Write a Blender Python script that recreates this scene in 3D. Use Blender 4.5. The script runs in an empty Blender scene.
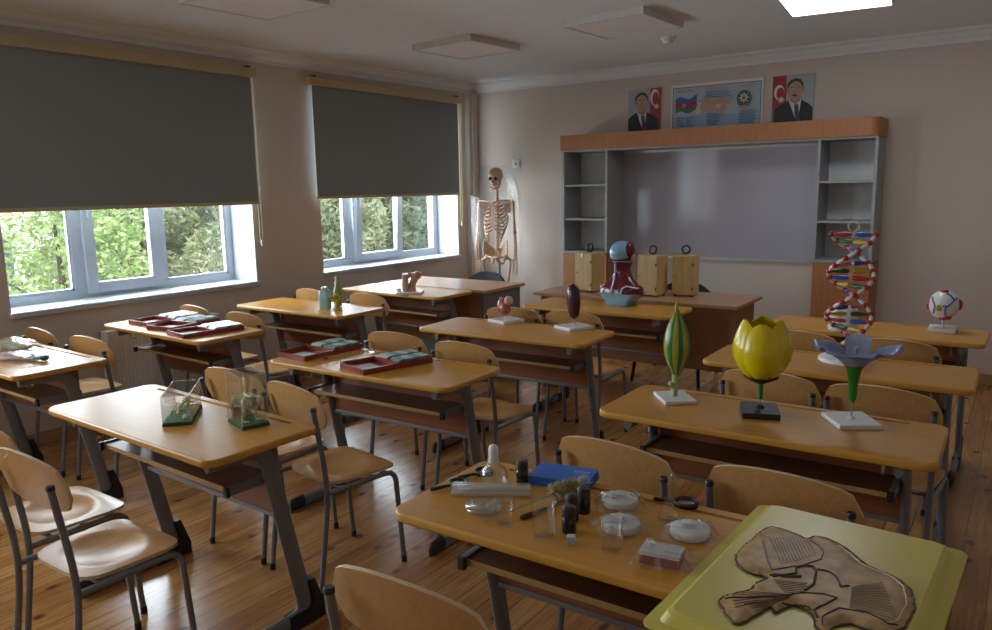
import bpy, bmesh, math, random
from math import sin, cos, pi, radians, sqrt
from mathutils import Vector, Matrix

scene = bpy.context.scene
COL = scene.collection
random.seed(7)

# ------------------------------------------------------------------ camera, world, lights, exposure
cam_d = bpy.data.cameras.new('camera'); cam_d.sensor_width = 36.0
cam_d.lens = 761.69 / 992 * 36.0; cam_d.clip_start = 0.05; cam_d.clip_end = 300
cam = bpy.data.objects.new('camera', cam_d); COL.objects.link(cam)
_yaw, _pit, _rol = 0.611942581, 0.164659365, -0.0178495449
_f = Vector((-sin(_yaw)*cos(_pit), cos(_yaw)*cos(_pit), -sin(_pit)))
_r = Vector((cos(_yaw), sin(_yaw), 0)); _u = _r.cross(_f)
_r2 = cos(_rol)*_r + sin(_rol)*_u; _u2 = -sin(_rol)*_r + cos(_rol)*_u
M = Matrix((( _r2.x, _u2.x, -_f.x, 5.06425), (_r2.y, _u2.y, -_f.y, 0.0), (_r2.z, _u2.z, -_f.z, 1.56196), (0, 0, 0, 1)))
cam.matrix_world = M
scene.camera = cam

world = bpy.data.worlds.new('world'); scene.world = world; world.use_nodes = True
_bg = world.node_tree.nodes['Background']
_bg.inputs['Color'].default_value = (0.80, 0.90, 1.0, 1); _bg.inputs['Strength'].default_value = 1.3

sun_d = bpy.data.lights.new('sun', 'SUN'); sun_d.energy = 2.6; sun_d.angle = 0.01; sun_d.color = (1.0, 0.94, 0.82)
sun = bpy.data.objects.new('sun', sun_d); COL.objects.link(sun)
sun.rotation_euler = Vector((-0.60, 0.42, -0.72)).to_track_quat('-Z', 'Y').to_euler(); sun.location = (8, -6, 12)

def daylight(name, y0, y1, z0, z1, power, x=-0.70):
    d = bpy.data.lights.new(name, 'AREA'); d.shape = 'RECTANGLE'; d.size = z1 - z0; d.size_y = y1 - y0
    d.energy = power; d.color = (0.80, 0.90, 1.0)
    o = bpy.data.objects.new(name, d); COL.objects.link(o)
    o.location = (x, (y0+y1)/2, (z0+z1)/2); o.rotation_euler = (0, radians(-90), 0)
    return o
daylight('daylight_window_near', 2.1, 3.85, 0.93, 2.35, 68)
daylight('daylight_window_far', 4.63, 6.5, 0.93, 2.35, 78)
daylight('fill_light_behind', -0.9, 0.9, 0.93, 2.35, 85)  # added fill light out of view, brightens the room beside the camera

scene.cycles.transparent_max_bounces = 40
vs = scene.view_settings
vs.view_transform = 'Standard'; vs.look = 'None'; vs.gamma = 1.0; vs.exposure = 1.0; vs.use_curve_mapping = False

# ------------------------------------------------------------------ materials
def new_mat(name):
    m = bpy.data.materials.new(name); m.use_nodes = True
    nt = m.node_tree; return m, nt, nt.nodes['Principled BSDF']
def setp(b, **k):
    names = dict(rough='Roughness', metal='Metallic', coat='Coat Weight', spec='Specular IOR Level', trans='Transmission Weight',
                 ior='IOR', alpha='Alpha', coatr='Coat Roughness', sheen='Sheen Weight')
    for a, v in k.items(): b.inputs[names[a]].default_value = v
def plain(name, col, rough=0.5, var=0.06, scale=30.0, bump=0.0, **k):
    """one colour with a slight procedural variation"""
    m, nt, b = new_mat(name); setp(b, rough=rough, **k)
    tc = nt.nodes.new('ShaderNodeTexCoord'); nz = nt.nodes.new('ShaderNodeTexNoise'); nz.inputs['Scale'].default_value = scale
    nz.inputs['Detail'].default_value = 3
    nt.links.new(tc.outputs['Object'], nz.inputs['Vector'])
    rp = nt.nodes.new('ShaderNodeValToRGB')
    rp.color_ramp.elements[0].color = tuple(c*(1-var) for c in col[:3]) + (1,)
    rp.color_ramp.elements[1].color = tuple(min(1, c*(1+var)) for c in col[:3]) + (1,)
    rp.color_ramp.elements[0].position = .3; rp.color_ramp.elements[1].position = .7
    nt.links.new(nz.outputs['Fac'], rp.inputs['Fac']); nt.links.new(rp.outputs['Color'], b.inputs['Base Color'])
    if bump:
        bp = nt.nodes.new('ShaderNodeBump'); bp.inputs['Strength'].default_value = bump; bp.inputs['Distance'].default_value = .002
        nt.links.new(nz.outputs['Fac'], bp.inputs['Height']); nt.links.new(bp.outputs['Normal'], b.inputs['Normal'])
    return m
def wood(name, c1, c2, rough=0.4, stretch=(1, 12, 12), scale=6.0, **k):
    """grain runs along the axis whose stretch is smallest"""
    m, nt, b = new_mat(name); setp(b, rough=rough, **k)
    tc = nt.nodes.new('ShaderNodeTexCoord'); mp = nt.nodes.new('ShaderNodeMapping'); mp.inputs['Scale'].default_value = stretch
    nz = nt.nodes.new('ShaderNodeTexNoise'); nz.inputs['Scale'].default_value = scale; nz.inputs['Detail'].default_value = 5; nz.inputs['Distortion'].default_value = .4
    nt.links.new(tc.outputs['Object'], mp.inputs['Vector']); nt.links.new(mp.outputs['Vector'], nz.inputs['Vector'])
    rp = nt.nodes.new('ShaderNodeValToRGB'); rp.color_ramp.elements[0].position = .32; rp.color_ramp.elements[1].position = .68
    rp.color_ramp.elements[0].color = c1 + (1,); rp.color_ramp.elements[1].color = c2 + (1,)
    nt.links.new(nz.outputs['Fac'], rp.inputs['Fac']); nt.links.new(rp.outputs['Color'], b.inputs['Base Color'])
    return m
def clear(name, tint=(1, 1, 1), gloss=0.10, rough=0.03, haze=0.0, graze=.75):
    """thin clear plastic or glass: mostly lets light straight through"""
    m, nt, b = new_mat(name); nt.nodes.remove(b); out = nt.nodes['Material Output']
    tr = nt.nodes.new('ShaderNodeBsdfTransparent'); tr.inputs['Color'].default_value = tint + (1,)
    gl = nt.nodes.new('ShaderNodeBsdfGlossy'); gl.inputs['Roughness'].default_value = rough
    lw = nt.nodes.new('ShaderNodeLayerWeight'); lw.inputs['Blend'].default_value = .5
    pw = nt.nodes.new('ShaderNodeMath'); pw.operation = 'POWER'; pw.inputs[1].default_value = 4.0
    nt.links.new(lw.outputs['Facing'], pw.inputs[0])
    ad = nt.nodes.new('ShaderNodeMath'); ad.operation = 'MULTIPLY_ADD'; ad.inputs[1].default_value = graze; ad.inputs[2].default_value = .03+gloss; ad.use_clamp = True
    mx = nt.nodes.new('ShaderNodeMixShader')
    nt.links.new(pw.outputs[0], ad.inputs[0]); nt.links.new(ad.outputs[0], mx.inputs['Fac'])
    src = tr
    if haze:
        df = nt.nodes.new('ShaderNodeBsdfDiffuse'); df.inputs['Color'].default_value = (.8, .8, .8, 1)
        m2 = nt.nodes.new('ShaderNodeMixShader'); m2.inputs['Fac'].default_value = haze
        nt.links.new(tr.outputs[0], m2.inputs[1]); nt.links.new(df.outputs[0], m2.inputs[2]); src = m2
    nt.links.new(src.outputs[0], mx.inputs[1]); nt.links.new(gl.outputs[0], mx.inputs[2])
    nt.links.new(mx.outputs[0], out.inputs['Surface'])
    return m
def emissive(name, col, s):
    m, nt, b = new_mat(name); b.inputs['Base Color'].default_value = (.8, .8, .8, 1)
    b.inputs['Emission Color'].default_value = col + (1,); b.inputs['Emission Strength'].default_value = s
    return m
def leaf_mat(name, c1, c2):
    m, nt, b = new_mat(name); nt.nodes.remove(b); out = nt.nodes['Material Output']
    tc = nt.nodes.new('ShaderNodeTexCoord'); nz = nt.nodes.new('ShaderNodeTexNoise'); nz.inputs['Scale'].default_value = 2.2
    rp = nt.nodes.new('ShaderNodeValToRGB'); rp.color_ramp.elements[0].position = .35; rp.color_ramp.elements[1].position = .65
    rp.color_ramp.elements[0].color = c1 + (1,); rp.color_ramp.elements[1].color = c2 + (1,)
    nt.links.new(tc.outputs['Object'], nz.inputs['Vector']); nt.links.new(nz.outputs['Fac'], rp.inputs['Fac'])
    d = nt.nodes.new('ShaderNodeBsdfDiffuse'); t = nt.nodes.new('ShaderNodeBsdfTranslucent'); mx = nt.nodes.new('ShaderNodeMixShader'); mx.inputs['Fac'].default_value = .35
    nt.links.new(rp.outputs['Color'], d.inputs['Color']); nt.links.new(rp.outputs['Color'], t.inputs['Color'])
    nt.links.new(d.outputs[0], mx.inputs[1]); nt.links.new(t.outputs[0], mx.inputs[2]); nt.links.new(mx.outputs[0], out.inputs['Surface'])
    return m

def floor_mat():
    m, nt, b = new_mat('pine_floor'); setp(b, rough=.26, spec=.5, coat=.25, coatr=.2)
    L = nt.links.new; N = nt.nodes.new
    tc = N('ShaderNodeTexCoord'); mp = N('ShaderNodeMapping'); mp.inputs['Rotation'].default_value = (0, 0, pi/2)
    L(tc.outputs['Object'], mp.inputs['Vector'])
    br = N('ShaderNodeTexBrick'); br.inputs['Scale'].default_value = 1; br.inputs['Brick Width'].default_value = 2.9; br.inputs['Row Height'].default_value = .105
    br.inputs['Mortar Size'].default_value = .0016; br.inputs['Bias'].default_value = 0; br.offset = .37; br.offset_frequency = 2
    br.inputs['Color1'].default_value = (.54, .285, .095, 1); br.inputs['Color2'].default_value = (.40, .18, .052, 1); br.inputs['Mortar'].default_value = (.10, .045, .018, 1)
    L(mp.outputs['Vector'], br.inputs['Vector'])
    m2 = N('ShaderNodeMapping'); m2.inputs['Scale'].default_value = (14, .9, 1); L(tc.outputs['Object'], m2.inputs['Vector'])
    nz = N('ShaderNodeTexNoise'); nz.inputs['Scale'].default_value = 3.2; nz.inputs['Detail'].default_value = 6; nz.inputs['Distortion'].default_value = 1.2
    L(m2.outputs['Vector'], nz.inputs['Vector'])
    r1 = N('ShaderNodeValToRGB'); r1.color_ramp.elements[0].position = .3; r1.color_ramp.elements[1].position = .7
    r1.color_ramp.elements[0].color = (.62, .52, .42, 1); r1.color_ramp.elements[1].color = (1.12, 1.1, 1.05, 1)
    L(nz.outputs['Fac'], r1.inputs['Fac'])
    mu = N('ShaderNodeMix'); mu.data_type = 'RGBA'; mu.blend_type = 'MULTIPLY'; mu.inputs[0].default_value = 1
    L(br.outputs['Color'], mu.inputs[6]); L(r1.outputs['Color'], mu.inputs[7])
    # knots
    m3 = N('ShaderNodeMapping'); m3.inputs['Scale'].default_value = (9, 5.6, 1); L(tc.outputs['Object'], m3.inputs['Vector'])
    n2 = N('ShaderNodeTexNoise'); n2.inputs['Scale'].default_value = 9; L(tc.outputs['Object'], n2.inputs['Vector'])
    va = N('ShaderNodeVectorMath'); va.operation = 'SCALE'; va.inputs['Scale'].default_value = .25; L(n2.outputs['Color'], va.inputs[0])
    vb = N('ShaderNodeVectorMath'); vb.operation = 'ADD'; L(m3.outputs['Vector'], vb.inputs[0]); L(va.outputs[0], vb.inputs[1])
    vo = N('ShaderNodeTexVoronoi'); vo.voronoi_dimensions = '2D'; vo.inputs['Scale'].default_value = .62; L(vb.outputs[0], vo.inputs['Vector'])
    sc = N('ShaderNodeSeparateColor'); L(vo.outputs['Color'], sc.inputs['Color'])
    gt = N('ShaderNodeMath'); gt.operation = 'GREATER_THAN'; gt.inputs[1].default_value = .45; L(sc.outputs[0], gt.inputs[0])
    kr = N('ShaderNodeMapRange'); kr.inputs['From Min'].default_value = .05; kr.inputs['From Max'].default_value = .125; kr.inputs['To Min'].default_value = .9; kr.inputs['To Max'].default_value = 0
    L(vo.outputs['Distance'], kr.inputs['Value'])
    km = N('ShaderNodeMath'); km.operation = 'MULTIPLY'; L(kr.outputs[0], km.inputs[0]); L(gt.outputs[0], km.inputs[1])
    mk = N('ShaderNodeMix'); mk.data_type = 'RGBA'; mk.inputs[7].default_value = (.10, .028, .010, 1)
    L(km.outputs[0], mk.inputs[0]); L(mu.outputs[2], mk.inputs[6]); L(mk.outputs[2], b.inputs['Base Color'])
    return m

MT = {}
MT['floor'] = floor_mat()
MT['wall'] = plain('peach_wall_paint', (.58, .50, .435), .75, .03, 60, .06)
MT['ceiling'] = plain('white_ceiling_paint', (.75, .77, .79), .8, .02, 20)
MT['cornice'] = plain('white_cornice', (.72, .72, .71), .6, .02, 20)
MT['baseboard'] = wood('baseboard_wood', (.34, .19, .08), (.44, .26, .12), .45, (12, 1, 12))
MT['white_pvc'] = plain('white_window_plastic', (.46, .50, .56), .4, .02)  # white frames; their backlit shade is put into this greyer colour
MT['reveal'] = plain('white_reveal_plaster', (.56, .585, .61), .7, .02)
MT['outer_wall'] = plain('yellow_outer_render', (.34, .33, .15), .9, .05)
MT['glass'] = clear('window_glass', (.99, 1.0, .995), .0, .0, haze=.02)
MT['blind'] = plain('grey_blind_fabric', (.225, .257, .265), .85, .12, 900, .1)
MT['cassette'] = plain('cream_blind_metal', (.46, .38, .22), .4, .02)
MT['top'] = wood('honey_laminate', (.54, .245, .030), (.60, .285, .040), .37, (1, 9, 9), 5)
MT['top_edge'] = wood('honey_edging', (.54, .26, .036), (.60, .30, .046), .35, (1, 9, 9), 5)
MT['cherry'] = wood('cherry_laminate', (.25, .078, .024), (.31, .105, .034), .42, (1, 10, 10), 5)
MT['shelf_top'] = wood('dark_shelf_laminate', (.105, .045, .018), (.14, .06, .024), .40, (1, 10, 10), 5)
MT['shelf_edge'] = plain('honey_shelf_edging', (.40, .25, .09), .45)
MT['metal'] = plain('grey_painted_steel', (.20, .205, .22), .38, .04, 60, metal=.35)
MT['black'] = plain('black_plastic', (.013, .013, .014), .45)
MT['black_cloth'] = plain('black_upholstery', (.010, .010, .011), .8)
MT['wire'] = plain('bright_wire', (.42, .42, .42), .3, metal=.9)
MT['ply'] = wood('beech_plywood', (.50, .255, .085), (.57, .31, .115), .30, (10, 1, 10), 6)
MT['ply_edge'] = plain('plywood_edge', (.60, .44, .27), .5)
MT['unit_orange'] = wood('orange_wood_laminate', (.38, .15, .055), (.44, .185, .07), .45, (10, 10, 1), 6)
MT['unit_grey'] = plain('grey_laminate', (.33, .34, .345), .5)
MT['unit_back'] = plain('pale_grey_panel', (.72, .73, .72), .6)
MT['board'] = plain('whiteboard_enamel', (.40, .385, .44), .07, .01)
MT['alu'] = plain('brushed_aluminium', (.5, .48, .44), .4, metal=.7)
MT['desk_brown'] = wood('brown_desk_laminate', (.30, .135, .062), (.36, .17, .08), .42, (1, 9, 9), 6)
MT['desk_top'] = wood('beech_desk_laminate', (.40, .21, .11), (.46, .25, .135), .32, (1, 9, 9), 6)
MT['desk_grey'] = plain('grey_desk_panel', (.17, .18, .18), .5)
MT['lamp_body'] = plain('white_lamp_frame', (.62, .60, .60), .5)
MT['lamp_off'] = plain('white_lamp_diffuser', (.80, .78, .77), .4, .01)
MT['lamp_on'] = emissive('lit_lamp_diffuser', (.88, .93, 1.0), 6.0)
MT['radiator'] = plain('white_radiator_enamel', (.80, .72, .64), .4, .02)
MT['white'] = plain('white_plastic', (.74, .74, .74), .35, .02)
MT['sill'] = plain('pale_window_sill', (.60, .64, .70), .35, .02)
MT['bark'] = plain('bark', (.085, .07, .05), .9, .3, 12)

# ------------------------------------------------------------------ mesh builder
class MB:
    def __init__(s): s.v = []; s.f = []; s.m = []; s.sm = []; s.cur = None; s.mats = []; s.smooth = False
    def use(s, mat):
        m = MT[mat] if isinstance(mat, str) else mat
        if m not in s.mats: s.mats.append(m)
        s.cur = s.mats.index(m); return s
    def add(s, verts, faces, smooth=None, mtx=None):
        if mtx is not None: verts = [mtx @ Vector(p) for p in verts]
        o = len(s.v); s.v += [tuple(p) for p in verts]
        for f in faces:
            s.f.append(tuple(i+o for i in f)); s.m.append(s.cur or 0); s.sm.append(bool(smooth))
        return s
    def box(s, c, d, rz=0.0, bev=0.0, rot=None):
        bm = bmesh.new(); bmesh.ops.create_cube(bm, size=1)
        bmesh.ops.scale(bm, vec=d, verts=bm.verts)
        if bev: bmesh.ops.bevel(bm, geom=list(bm.edges), offset=bev, segments=2, affect='EDGES', profile=.6)
        R = (rot or Matrix.Rotation(rz, 4, 'Z')).to_4x4()
        s.add([v.co[:] for v in bm.verts], [[v.index for v in f.verts] for f in bm.faces], False, Matrix.Translation(c) @ R)
        bm.free(); return s
    def span(s, a, b, bev=0.0):
        return s.box([(a[i]+b[i])/2 for i in range(3)], [abs(b[i]-a[i]) for i in range(3)], bev=bev)
    def loft(s, rings, cap=True, smooth=True, closed=False, mtx=None):
        n = len(rings[0]); v = [p for r in rings for p in r]; f = []
        k = len(rings)
        for i in range(k if closed else k-1):
            a = i*n; b = ((i+1) % k)*n
            for j in range(n): f.append((a+j, a+(j+1) % n, b+(j+1) % n, b+j))
        s.add(v, f, smooth, mtx)
        if cap and not closed:
            s.add(rings[0], [tuple(reversed(range(n)))], False, mtx); s.add(rings[-1], [tuple(range(n))], False, mtx)
        return s
    def tube(s, path, r, r2=None, n=10, side=None, cap=True, radii=None, closed=False):
        P = [Vector(p) for p in path]; rings = []; up = None; k = len(P)
        for i, p in enumerate(P):
            if closed: t = P[(i+1) % k] - P[i-1]
            else: t = P[min(i+1, k-1)] - P[max(i-1, 0)]
            t.normalize()
            if side is not None: a = Vector(side)
            elif up is None: a = t.orthogonal()
            else: a = up
            a = (a - t*a.dot(t)).normalized(); b = t.cross(a).normalized(); up = a
            q = radii[i] if radii else 1.0
            ra = (r2 if r2 is not None else r)*q; rb = r*q
            rings.append([p + a*ra*cos(2*pi*j/n) + b*rb*sin(2*pi*j/n) for j in range(n)])
        return s.loft(rings, cap, True, closed)
    def lathe(s, prof, c=(0, 0, 0), n=20, smooth=True, mtx=None, cap=True):
        rings = [[(c[0]+r*cos(2*pi*j/n), c[1]+r*sin(2*pi*j/n), c[2]+z) for j in range(n)] for r, z in prof]
        return s.loft(rings, cap, smooth, mtx=mtx)
    def ell(s, c, r, n=16, k=10, rot=None):
        if not hasattr(r, '__len__'): r = (r, r, r)
        rings = []
        for i in range(k+1):
            a = -pi/2 + pi*i/k; q = max(cos(a), .02)
            rings.append([(r[0]*q*cos(2*pi*j/n), r[1]*q*sin(2*pi*j/n), r[2]*sin(a)) for j in range(n)])
        mtx = Matrix.Translation(c)
        if rot is not None: mtx = mtx @ rot.to_4x4()
        return s.loft(rings, True, True, mtx=mtx)
    def prism(s, pts, z0, z1, mtx=None, smooth=False):
        n = len(pts)
        s.loft([[(x, y, z0) for x, y in pts], [(x, y, z1) for x, y in pts]], True, smooth, mtx=mtx); return s
    def sheet(s, grid, th, smooth=True, direction=None):
        """open grid of points given a thickness along its normals (or a fixed direction)"""
        n = len(grid); m = len(grid[0]); G = [[Vector(p) for p in r] for r in grid]; B = []
        for i in range(n):
            row = []
            for j in range(m):
                if direction is not None: nn = Vector(direction)
                else:
                    du = G[min(i+1, n-1)][j]-G[max(i-1, 0)][j]; dv = G[i][min(j+1, m-1)]-G[i][max(j-1, 0)]
                    nn = du.cross(dv)
                    nn = nn.normalized() if nn.length > 1e-9 else Vector((0, 0, 1))
                row.append(G[i][j]-nn*th)
            B.append(row)
        v = [p for r in G for p in r] + [p for r in B for p in r]; o = n*m; f = []
        for i in range(n-1):
            for j in range(m-1):
                a, b, c, d = i*m+j, (i+1)*m+j, (i+1)*m+j+1, i*m+j+1
                f.append((a, b, c, d)); f.append((o+d, o+c, o+b, o+a))
        s.add(v, f, smooth)
        rim = [(i, 0) for i in range(n)] + [(n-1, j) for j in range(1, m)] + [(i, m-1) for i in range(n-2, -1, -1)] + [(0, j) for j in range(m-2, 0, -1)]
        vv = [G[i][j] for i, j in rim] + [B[i][j] for i, j in rim]; q = len(rim)
        s.add(vv, [(k, (k+1) % q, q+(k+1) % q, q+k) for k in range(q)][::1], False)
        return s
    def build(s, name, mat=None, parent=None, loc=None, rz=None):
        me = bpy.data.meshes.new(name); me.from_pydata(s.v, [], s.f)
        if mat is not None and not s.mats: s.mats = [MT[mat] if isinstance(mat, str) else mat]
        for m in s.mats: me.materials.append(m)
        if len(s.mats) > 1: me.polygons.foreach_set('material_index', s.m)
        me.polygons.foreach_set('use_smooth', s.sm); me.update()
        bm = bmesh.new(); bm.from_mesh(me); bmesh.ops.recalc_face_normals(bm, faces=bm.faces); bm.to_mesh(me); bm.free()
        o = bpy.data.objects.new(name, me); COL.objects.link(o)
        if parent is not None: o.parent = parent
        if loc is not None: o.location = loc
        if rz is not None: o.rotation_euler = (0, 0, rz)
        return o

def fillet(pts, r, k=5):
    P = [Vector(p) for p in pts]; out = [P[0]]
    for i in range(1, len(P)-1):
        a, b, c = P[i-1], P[i], P[i+1]; d1 = (a-b); d2 = (c-b)
        q = min(r, d1.length*.48, d2.length*.48); s0 = b+d1.normalized()*q; s1 = b+d2.normalized()*q
        for j in range(k+1):
            t = j/k; out.append((1-t)**2*s0 + 2*t*(1-t)*b + t*t*s1)
    out.append(P[-1]); return out
def rrect(w, d, r, k=5, cx=0, cy=0):
    out = []
    for sx, sy, a0 in ((1, 1, 0), (-1, 1, 90), (-1, -1, 180), (1, -1, 270)):
        for j in range(k+1):
            a = radians(a0+90*j/k); out.append((cx+sx*(w/2-r)+r*cos(a), cy+sy*(d/2-r)+r*sin(a)))
    return out
def rotz(a): return Matrix.Rotation(a, 4, 'Z')

# ------------------------------------------------------------------ things, parts, setting
def tag(o, label, cat, group=None):
    o['label'] = label; o['category'] = cat
    if group: o['group'] = group
    return o
def thing(name, label, cat, loc=(0, 0, 0), rz=0.0, group=None):
    o = bpy.data.objects.new(name, None); COL.objects.link(o); o.empty_display_size = .05
    o.location = loc; o.rotation_euler = (0, 0, rz); return tag(o, label, cat, group)
def dup(root, loc, rz, label, group=None):
    r = root.copy(); COL.objects.link(r); r.location = loc; r.rotation_euler = (0, 0, rz); r['label'] = label
    if group: r['group'] = group
    for ch in list(root.children):
        c = ch.copy(); COL.objects.link(c); c.parent = r
        for g in ch.children:
            d = g.copy(); COL.objects.link(d); d.parent = c
    return r
def struct(mb, name, mat=None, parent=None):
    o = mb.build(name, mat, parent)
    if parent is None: o['kind'] = 'structure'
    return o

# ------------------------------------------------------------------ the room
X1, Y0, Y1, ZC = 7.0, -1.7, 6.836, 2.665
WINS = [(2.06, 3.89), (4.59, 6.54), (-1.0, 1.0)]; ZS, ZT = 0.86, 2.40
struct(MB().use('floor').span((-.34, Y0, -.12), (X1, Y1, 0)), 'floor')
struct(MB().use('ceiling').span((-.60, Y0-.1, ZC), (X1+.1, Y1+.1, ZC+.15)), 'ceiling')
struct(MB().use('wall').span((-.43, Y1, -.12), (X1+.1, Y1+.12, ZC)), 'wall_front')
struct(MB().use('wall').span((X1, Y0, -.12), (X1+.12, Y1, ZC)), 'wall_right')
struct(MB().use('wall').span((-.43, Y0-.12, -.12), (X1+.1, Y0, ZC)), 'wall_rear')
w = MB()
for xa, xb, mt in ((-.34, 0, 'wall'), (-.43, -.34, 'outer_wall')):
    w.use(mt)
    w.span((xa, Y0, -.12), (xb, Y1, ZS-.03)); w.span((xa, Y0, ZT), (xb, Y1, ZC))
    ys = [Y0, -1.0, 1.0, 2.06, 3.89, 4.59, 6.54, Y1]
    for k in range(0, 8, 2): w.span((xa, ys[k], ZS-.03), (xb, ys[k+1], ZT))
struct(w, 'wall_left')
# smooth white plaster lining the window recesses
for n, (ya, yb) in enumerate(WINS[:2]):
    m = MB().use('reveal')
    m.span((-.28, ya, ZS), (-.001, ya+.006, ZT)); m.span((-.28, yb-.006, ZS), (-.001, yb, ZT)); m.span((-.28, ya, ZT-.006), (-.001, yb, ZT))
    struct(m, 'trim_%d' % (n+1))
m = MB().use('wall').span((.0, 6.70, 0), (.055, Y1, ZC-.10)); m.span((.0, 6.745, 0), (.075, Y1, ZC-.10), bev=.008)
struct(m, 'trim_3')
def cornice(name, pts):
    m = MB().use('cornice')
    prof = [(0, 0), (.085, 0), (.085, -.018), (.055, -.028), (.040, -.055), (.018, -.075), (.018, -.10), (0, -.10)]
    a, b, inw = pts
    A = Vector(a); B = Vector(b); I = Vector(inw)
    m.loft([[A+I*p+Vector((0, 0, z)) for p, z in prof], [B+I*p+Vector((0, 0, z)) for p, z in prof]], True, False)
    struct(m, name)
cornice('trim_4', ((0, Y0, ZC), (0, Y1, ZC), (1, 0, 0))); cornice('trim_5', ((0, Y1, ZC), (X1, Y1, ZC), (0, -1, 0)))
cornice('trim_6', ((X1, Y0, ZC), (X1, Y1, ZC), (-1, 0, 0)))
for nm, a, b in (('baseboard_left', (0, Y0, 0), (.016, 6.70, .085)), ('baseboard_front', (.075, Y1-.016, 0), (X1, Y1, .085)), ('baseboard_right', (X1-.016, Y0, 0), (X1, Y1-.016, .085))):
    struct(MB().use('baseboard').span(a, b, .004), nm)

# windows: frame > sash, glass, handle, sill
def window(name, ya, yb, mull, sash, tilt):
    xo, xi = -.345, -.285; z0, z1 = ZS, ZT; fw = .058
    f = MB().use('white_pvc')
    f.span((xo, ya, z0), (xi, ya+fw, z1), .004); f.span((xo, yb-fw, z0), (xi, yb, z1), .004)
    f.span((xo, ya+fw, z0), (xi, yb-fw, z0+fw), .004); f.span((xo, ya+fw, z1-fw), (xi, yb-fw, z1), .004)
    for ma, mb_ in mull: f.span((xo, ma, z0+fw), (xi, mb_, z1-fw), .004)
    for ga, gb in ((ya+fw, mull[0][0]), (mull[1][1], yb-fw)):          # glazing beads
        for q in (ga, gb-.016): f.span((xi-.03, q, z0+fw), (xi-.006, q+.016, z1-fw))
        f.span((xi-.03, ga, z0+fw), (xi-.006, gb, z0+fw+.016))
    o = f.build(name); o['kind'] = 'structure'
    for ga, gb in ((ya+fw, mull[0][0]), (mull[1][1], yb-fw)):
        MB().use('glass').span((-.318, ga, z0+fw), (-.314, gb, z1-fw)).build('glass_pane', None, o)
    sa, sb = sash; sw = .075; H = z1-z0-2*.03
    R = Matrix.Translation((xi-.012, 0, z0+.03)) @ Matrix.Rotation(tilt, 4, 'Y')
    def sp(m, a, b, bev=.004): 
        t = MB(); t.cur = 0; t.span(a, b, bev); m.add(t.v, t.f, False, R)
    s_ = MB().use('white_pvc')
    sp(s_, (0, sa, 0), (.045, sa+sw, H)); sp(s_, (0, sb-sw, 0), (.045, sb, H)); sp(s_, (0, sa+sw, 0), (.045, sb-sw, sw)); sp(s_, (0, sa+sw, H-sw), (.045, sb-sw, H))
    so = s_.build('sash', None, o)
    g = MB().use('glass'); sp(g, (.012, sa+sw, sw), (.016, sb-sw, H-sw), 0); g.build('sash_glass', None, so)
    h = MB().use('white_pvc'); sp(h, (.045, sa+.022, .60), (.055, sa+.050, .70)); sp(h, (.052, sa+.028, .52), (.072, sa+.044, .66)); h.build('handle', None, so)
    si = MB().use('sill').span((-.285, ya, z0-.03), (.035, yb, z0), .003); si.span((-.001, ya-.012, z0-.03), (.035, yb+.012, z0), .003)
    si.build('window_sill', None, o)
window('window_1', 2.06, 3.89, ((2.60, 2.69), (3.215, 3.285)), (2.675, 3.23), 0.0)
window('window_2', 4.59, 6.54, ((5.15, 5.26), (5.885, 5.945)), (5.25, 5.90), 0.06)
window('fill_window', -1.0, 1.0, ((-.42, -.34), (.28, .36)), (-.36, .30), 0.0)  # unseen window, added as an opening for the extra fill light

# roller blinds
def blind(ya, yb, zb, label, yc):
    t = thing('roller_blind', label, 'window blind', (0.0, (ya+yb)/2, ZT), 0, 'grey roller blinds on the window wall')
    W = (yb-ya)/2; zb -= ZT
    g = [[(.058, -W+.012+(2*W-.024)*i/24, .04+(zb-.04)*k/8) for k in range(9)] for i in range(25)]
    MB().use('blind').sheet(g, .0016, True, (1, 0, 0)).build('fabric', None, t)
    MB().use('cassette').span((.012, -W-.03, .035), (.085, W+.03, .105), .006).build('cassette', None, t)
    MB().use('cassette').span((.050, -W+.01, zb-.022), (.066, W-.01, zb+.004), .004).build('bottom_bar', None, t)
    m = MB().use('black'); m.span((.02, W-.05, .105), (.08, W-.02, .118)); m.span((.02, -W+.02, .105), (.08, -W+.05, .118)); m.build('bracket', None, t)
    y = W + yc; z1 = zb-.32
    m = MB().use('cassette'); m.tube(fillet([(.05, y, .05), (.05, y+.003, z1), (.056, y+.013, z1-.02), (.06, y+.022, z1), (.06, y+.022, .05)], .02), .0028, n=6)
    ch = m.build('pull_chain', None, t)
    MB().use('white').ell((.055, y+.012, z1-.005), (.008, .009, .028), 10, 8).build('chain_weight', None, ch)
blind(1.93, 3.917, 1.492, 'grey roller blind half drawn over the window nearer the camera', -.015)
blind(4.508, 6.512, 1.520, 'grey roller blind half drawn over the window nearest the room corner', .01)

# radiator under the first window
t = thing('radiator', 'white ribbed radiator on the wall below the nearer window', 'radiator', (.0, 2.95, 0))
m = MB().use('radiator').span((.06, -.37, .13), (.125, .47, .67), .006)
for k in range(34): m.span((.122, -.355+k*.0245, .15), (.130, -.355+k*.0245+.012, .645))
m.build('panel', None, t)
m = MB().use('radiator').span((.05, -.385, .13), (.135, -.365, .675), .004).span((.05, -.365, .665), (.135, .47, .676), .003); m.build('grille', None, t)
m = MB().use('wire').tube([(.09, -.375, .60), (.09, -.41, .60)], .014, n=10); m.ell((.09, -.42, .60), .02, 10, 8); m.build('valve', None, t)
m = MB().use('radiator').tube([(.03, -.25, .1), (.03, -.25, .0)], .01).tube([(.06, -.25, .16), (.03, -.25, .16), (.03, -.25, .05)], .01); m.build('pipe', None, t)

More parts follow.
